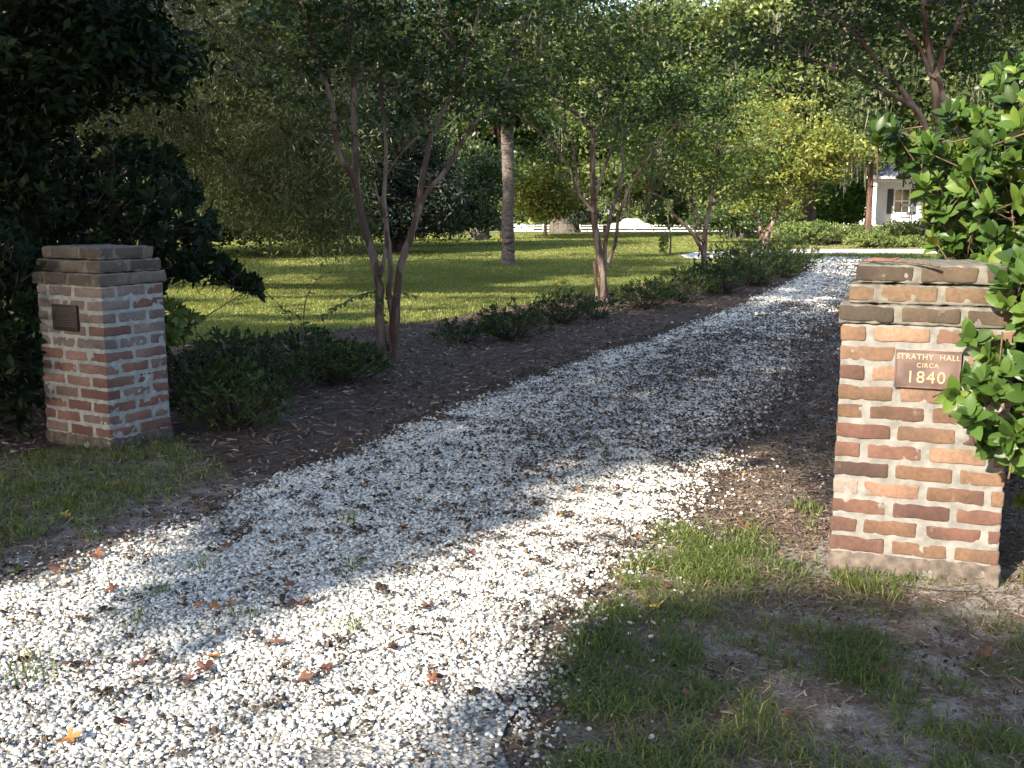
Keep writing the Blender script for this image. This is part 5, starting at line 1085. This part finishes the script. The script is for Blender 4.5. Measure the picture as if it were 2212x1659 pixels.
Pc = np.stack([gt[:, 0]-math.sin(SUN_AZ)*k, gt[:, 1]-math.cos(SUN_AZ)*k, zz], 1); Pc = Pc[~in_view(Pc, 150)]
left = np.ones(len(Pc), bool)
for (x, y, h, r, lb) in ST:
    e = ((Pc[:, 0]-x)/r)**2+((Pc[:, 1]-y)/r)**2+((Pc[:, 2]-h)/(h*.52))**2; m = left & (e < 1); left &= ~m; Q_ = Pc[m]
    t = empty('live_oak', (x, y, 0), lb, 'tree', 'unseen oaks added to shade the gate'); g = Geo(); fk = np.array([x, y, h*.42]); g.tube([(x, y, -.2), (x+.1, y, h*.2), fk], [.55, .4, .32], 12)
    for q in Q_[::max(1, len(Q_)//14)]:
        tt_ = np.linspace(0, 1, 30)[:, None]; pl_c = proj(fk*(1-tt_)+q*tt_)
        if lit(pl_c).max() < .2: g.tube([fk, (fk+q)/2+R.normal(0, .3, 3), q], [.12, .06, .02], 6)
    g.build('trunk', M['oak_bark'], t, True)
    if len(Q_): foliage('crown', Q_, .26, .17, M['oak_leaf'], t, .4)
print('shade leaves', (~left).sum(), 'unplaced', left.sum())

# ------------------------------------------------------------------ white fence, house, car
def fence():
    Yf = 140.; z0 = float(gh(0, Yf)); x0 = at(1095, 500, Yf)[0]; x1 = at(1640, 500, Yf)[0]
    t = empty('paddock_fence', (x0, Yf, z0), 'white four rail paddock fence across the far end of the lawn', 'fence')
    for zr in (.30, .66, 1.02, 1.36):
        Geo().box(x0, x1, Yf-.02, Yf+.02, z0+zr-.08, z0+zr+.08).build('rail', M['fence'], t)
    x = x0
    while x <= x1:
        Geo().box(x-.08, x+.08, Yf-.13, Yf-.022, z0-.1, z0+1.55).build('post', M['fence'], t); x += 2.44
fence()
# cottage
Hx, Hy = at(1882, 500, 58.0)[0], 58.0
ht = empty('cottage', (Hx, Hy, 0), 'white cottage with a deep front porch, dark shutters and a grey metal roof', 'house')
W_, PD, ZF, ZC = 11.0, 2.3, .62, 3.1
def part(nm, mat, *bx, parent=ht):
    g = Geo()
    for b in bx: g.box(Hx+b[0], Hx+b[1], Hy+b[2], Hy+b[3], b[4], b[5])
    o_ = g.build(nm, mat, None)
    if parent is not None: o_.parent = parent; o_.matrix_parent_inverse = Matrix.Translation(-Vector(parent.location)) if parent is ht else Matrix.Identity(4)
    if parent is not ht and parent is not None: o_.matrix_parent_inverse = parent.matrix_world.inverted() if False else Matrix.Identity(4)
    return o_
wy = PD
part('wall', M['white'], (0.05, W_, wy, wy+6, ZF+.02, ZC+.25))
for zz in np.arange(ZF+.14, ZC, .14): pass
clap = Geo()
zc = ZF+.05
while zc < ZC: clap.box(Hx+.03, Hx+W_, Hy+wy-.018, Hy+wy-.002, zc, zc+.11); clap.box(Hx+.03, Hx+.048, Hy+wy, Hy+wy+6, zc, zc+.11); zc += .13
clap.build('clapboards', M['white'], ht)
part('porch_floor', M['porchfloor'], (-.02, W_, 0, wy-.02, ZF-.05, ZF))
part('porch_skirt', M['white'], (-.05, W_, -.04, 0.0, ZF-.34, ZF+.01), (-.05, -.02, 0, wy, ZF-.34, ZF+.01))
part('porch_beam', M['white'], (-.05, W_, -.03, .17, ZC-.08, ZC+.17), (-.05, .15, .17, wy, ZC-.08, ZC+.17))
part('porch_ceiling', M['white'], (0.15, W_, .17, wy, ZC+.05, ZC+.09))
for px_ in (0.0, 3.55, 7.1): part('porch_post', M['white'], (px_-.02, px_+.16, -.02, .15, ZF, ZC-.08), (px_-.06, px_+.20, -.055, -.025, ZF, ZF+.25))
part('side_screen', M['white'], (0.0, .03, .16, wy, ZF, ZC-.08))
for px_ in (0.1, 1.0, 2.2, 3.5, 5.5, 7.5): part('brick_pier', M['brickpier'], (px_, px_+.42, .05, .5, -.05, ZF-.05))
part('under_floor_shade', M['black'], (.2, W_, .9, 1.0, -.05, ZF-.06))  # black panel in place of the shade below the porch
# steps
for k in range(3): part('step', M['brickpier'], (3.75, 5.2, -1.0+.3*k, -.06, .18*k+.004, .18*(k+1)))
def roofpart(nm, mat, V, Q): return mesh_np(nm, np.array(V)+np.array([Hx, Hy, 0]), np.array(Q), mat, ht)
ro = Geo()
ro.add([(Hx-.35, Hy-.35, ZC+.16), (Hx+W_, Hy-.35, ZC+.16), (Hx+W_, Hy+3.4, ZC+1.75), (Hx+1.6, Hy+3.4, ZC+1.75), (Hx-.35, Hy+6.6, ZC+.16), (Hx-.35, Hy-.35, ZC+.22), (Hx+W_, Hy-.35, ZC+.22), (Hx+W_, Hy+3.4, ZC+1.81), (Hx+1.6, Hy+3.4, ZC+1.81), (Hx-.35, Hy+6.6, ZC+.22)], [(5, 6, 7, 8), (0, 3, 2, 1), (0, 1, 6, 5), (0, 5, 9, 4)], [(5, 8, 9), (0, 4, 3)])
ro.build('roof', M['roof'], ht)
up = Geo(); up.box(Hx+.9, Hx+W_, Hy+3.4, Hy+8, ZC+1.2, ZC+3.2); up.build('upper_wall', M['white'], ht)
ro = Geo(); ro.add([(Hx+.5, Hy+3.0, ZC+3.2), (Hx+W_, Hy+3.0, ZC+3.2), (Hx+W_, Hy+5.7, ZC+4.9), (Hx+.5, Hy+5.7, ZC+4.9), (Hx+.5, Hy+8.4, ZC+3.2), (Hx+W_, Hy+8.4, ZC+3.2)], [(0, 1, 2, 3), (3, 2, 5, 4)], [(0, 3, 4)]); ro.build('upper_roof', M['roof'], ht)
# gutter
part('eave_gutter', M['white'], (-.4, W_, -.42, -.36, ZC+.08, ZC+.2))
wz0, wz1 = 1.35, 2.62; wx0, wx1 = 1.18, 1.92
win = part('window', M['glass'], (wx0, wx1, wy-.03, wy-.012, wz0, wz1))
fr = Geo()
for b in ((wx0-.07, wx0, wz0-.07, wz1+.07), (wx1, wx1+.07, wz0-.07, wz1+.07), (wx0, wx1, wz1, wz1+.07), (wx0, wx1, wz0-.07, wz0), (wx0, wx1, (wz0+wz1)/2-.02, (wz0+wz1)/2+.03), ((wx0+wx1)/2-.015, (wx0+wx1)/2+.015, wz0, (wz0+wz1)/2-.02), ((wx0+wx1)/2-.015, (wx0+wx1)/2+.015, (wz0+wz1)/2+.03, wz1)): fr.box(Hx+b[0], Hx+b[1], Hy+wy-.05, Hy+wy-.031, b[2], b[3])
f_ = fr.build('window_frame', M['white'], None); f_.parent = win
for a in (wx0-.42, wx1+.09):
    g = Geo(); g.box(Hx+a, Hx+a+.33, Hy+wy-.045, Hy+wy-.019, wz0-.08, wz1+.05)
    zc = wz0
    while zc < wz1: g.box(Hx+a+.03, Hx+a+.30, Hy+wy-.056, Hy+wy-.046, zc, zc+.03); zc += .055
    g.build('shutter', M['shutter'], ht)
dr_ = part('door', M['shutter'], (4.6, 5.5, wy-.03, wy-.019, ZF, 2.72))
for a in (6.8,):
    part('window', M['glass'], (a, a+.75, wy-.03, wy-.019, wz0, wz1))
# rocking chairs
def rocker(x, y, label):
    t = empty('rocking_chair', (x, y, ZF), label, 'rocking chair', 'rocking chairs on the porch')
    def bx(nm, *bs):
        g = Geo()
        for b in bs: g.box(x+b[0], x+b[1], y+b[2], y+b[3], ZF+b[4], ZF+b[5])
        return g.build(nm, M['black'], t)
    bx('seat', (-.25, .25, -.22, .22, .40, .43)); 
    for sx in (-.25, .22):
        g = Geo(); P_ = [(x+sx+.015, y+v, ZF+.02+.10*(v*v/.25)) for v in (-.5, -.3, -.1, .1, .3, .5)]; g.tube(P_, .018, 5); g.build('rocker_runner', M['black'], t)
        g = Geo(); g.box(x+sx, x+sx+.03, y-.22, y-.19, ZF+.04, ZF+.62); g.box(x+sx, x+sx+.03, y+.19, y+.22, ZF+.04, ZF+.4); g.box(x+sx-.02, x+sx+.05, y-.26, y+.24, ZF+.62, ZF+.64); g.build('arm_and_legs', M['black'], t)
    g = Geo(); g.tube([(x-.23, y+.2, ZF+.4), (x-.23, y+.34, ZF+1.15)], .02, 6); g.tube([(x+.23, y+.2, ZF+.4), (x+.23, y+.34, ZF+1.15)], .02, 6)
    for k in range(7): g.tube([(x-.18+.06*k, y+.2, ZF+.45), (x-.18+.06*k, y+.33, ZF+1.1)], .012, 5)
    g.box(x-.25, x+.25, y+.31, y+.35, ZF+1.05, ZF+1.2); g.box(x-.25, x+.25, y+.19, y+.22, ZF+.44, ZF+.5); g.build('backrest', M['black'], t)
    bx('stretcher', (-.24, .24, -.215, -.195, .15, .18), (-.24, .24, -.215, -.195, .27, .30))
rocker(Hx+1.75, Hy+1.1, 'black slat back rocking chair in front of the porch window'); rocker(Hx+3.0, Hy+1.1, 'black rocking chair right of the window, half hidden by leaves')
lp = at(1967, 512, 56.0); t = empty('lamp_post', (lp[0], 56, 0), 'thin grey post standing in the bed before the porch', 'post'); g = Geo(); g.tube([(lp[0], 56, -.05), (lp[0], 56, 1.55)], .035, 8); g.build('pole', M['porchfloor'], t, True)
g = Geo(); g.lathe([(.02, 1.5), (.07, 1.55), (.08, 1.75), (.05, 1.82), (.005, 1.86)], (lp[0], 56, 0), 8); g.build('lantern', M['porchfloor'], t)
HA = math.radians(-19); ht.rotation_euler = (0, 0, HA)
for o_ in list(COL.objects):
    if o_.name.startswith('rocking_chair'):
        dx_, dy_ = o_.location.x-Hx, o_.location.y-Hy; o_.location = (Hx+dx_*math.cos(HA)-dy_*math.sin(HA), Hy+dx_*math.sin(HA)+dy_*math.cos(HA), ZF); o_.rotation_euler = (0, 0, HA)
# outbuilding behind the young tree
sx = at(1792, 480, 84)[0]; sz = float(gh(0, 84)); t = empty('shed', (sx, 84, sz), 'white outbuilding glimpsed behind the young tree', 'shed')
Geo().box(sx, sx+4.2, 84, 88, sz-.1, sz+2.2).build('wall', M['white'], t); g = Geo(); g.add([(sx-.2, 83.7, sz+2.15), (sx+4.4, 83.7, sz+2.15), (sx+4.4, 86, sz+3.2), (sx-.2, 86, sz+3.2), (sx-.2, 88.3, sz+2.15), (sx+4.4, 88.3, sz+2.15)], [(0, 1, 2, 3), (3, 2, 5, 4)]); g.build('roof', M['roof'], t)
Geo().box(sx+2.8, sx+3.6, 83.96, 83.995, sz+.1, sz+1.9).build('door', M['shutter'], t)
# vehicles on the far road
def car(x, y, label, L_=4.6, H_=1.45, name='parked_car', mat='carpaint'):
    z = float(gh(0, y))+.02; t = empty(name, (x, y, z), label, 'car')
    prof = [(-.5, .28), (-.5, .55), (-.46, .66), (-.28, .70), (-.16, 1.0), (.18, 1.0), (.34, .70), (.48, .62), (.5, .28)]
    V = []; 
    for yy, s_ in ((-.85, 1.0), (.85, 1.0)):
        for (a, b) in prof: V.append((x+a*L_, y+yy*(1 if b < .75 else .82), z+b*H_))
    n = len(prof); Q = [(i, i+1, n+i+1, n+i) for i in range(n-1)]; g = Geo(); g.add(V, Q); 
    for o_ in (0, n): g.add([V[o_+i] for i in range(n)], [(1, 2, 7, 8), (2, 3, 6, 7), (3, 4, 5, 6)], [(0, 1, 8)])
    g.build('body', M[mat], t); g = Geo()
    for yy in (-.80, .80): g.add([(x-.26*L_, y+yy, z+.72*H_), (x-.16*L_, y+yy*.9, z+.96*H_), (x+.16*L_, y+yy*.9, z+.96*H_), (x+.30*L_, y+yy, z+.72*H_)], [(0, 1, 2, 3)])
    g.build('window', M['glass'], t)
    for xx in (-.32, .32):
        for yy in (-.86, .72):
            g = Geo(); P_ = [(x+xx*L_, y+yy, z+.32), (x+xx*L_, y+yy+.14, z+.32)]; g.tube(P_, .32, 14, smooth=False); g.build('wheel', M['rubber'], t)
car(at(1118, 480, 150)[0], 150, 'silver car on the road just right of the palm trunk', 4.6)
car(at(1362, 480, 162)[0], 162, 'long pale vehicle on the road beyond the paddock fence', 6.0, 2.1, mat='carpaint')

bpy.context.view_layer.update()
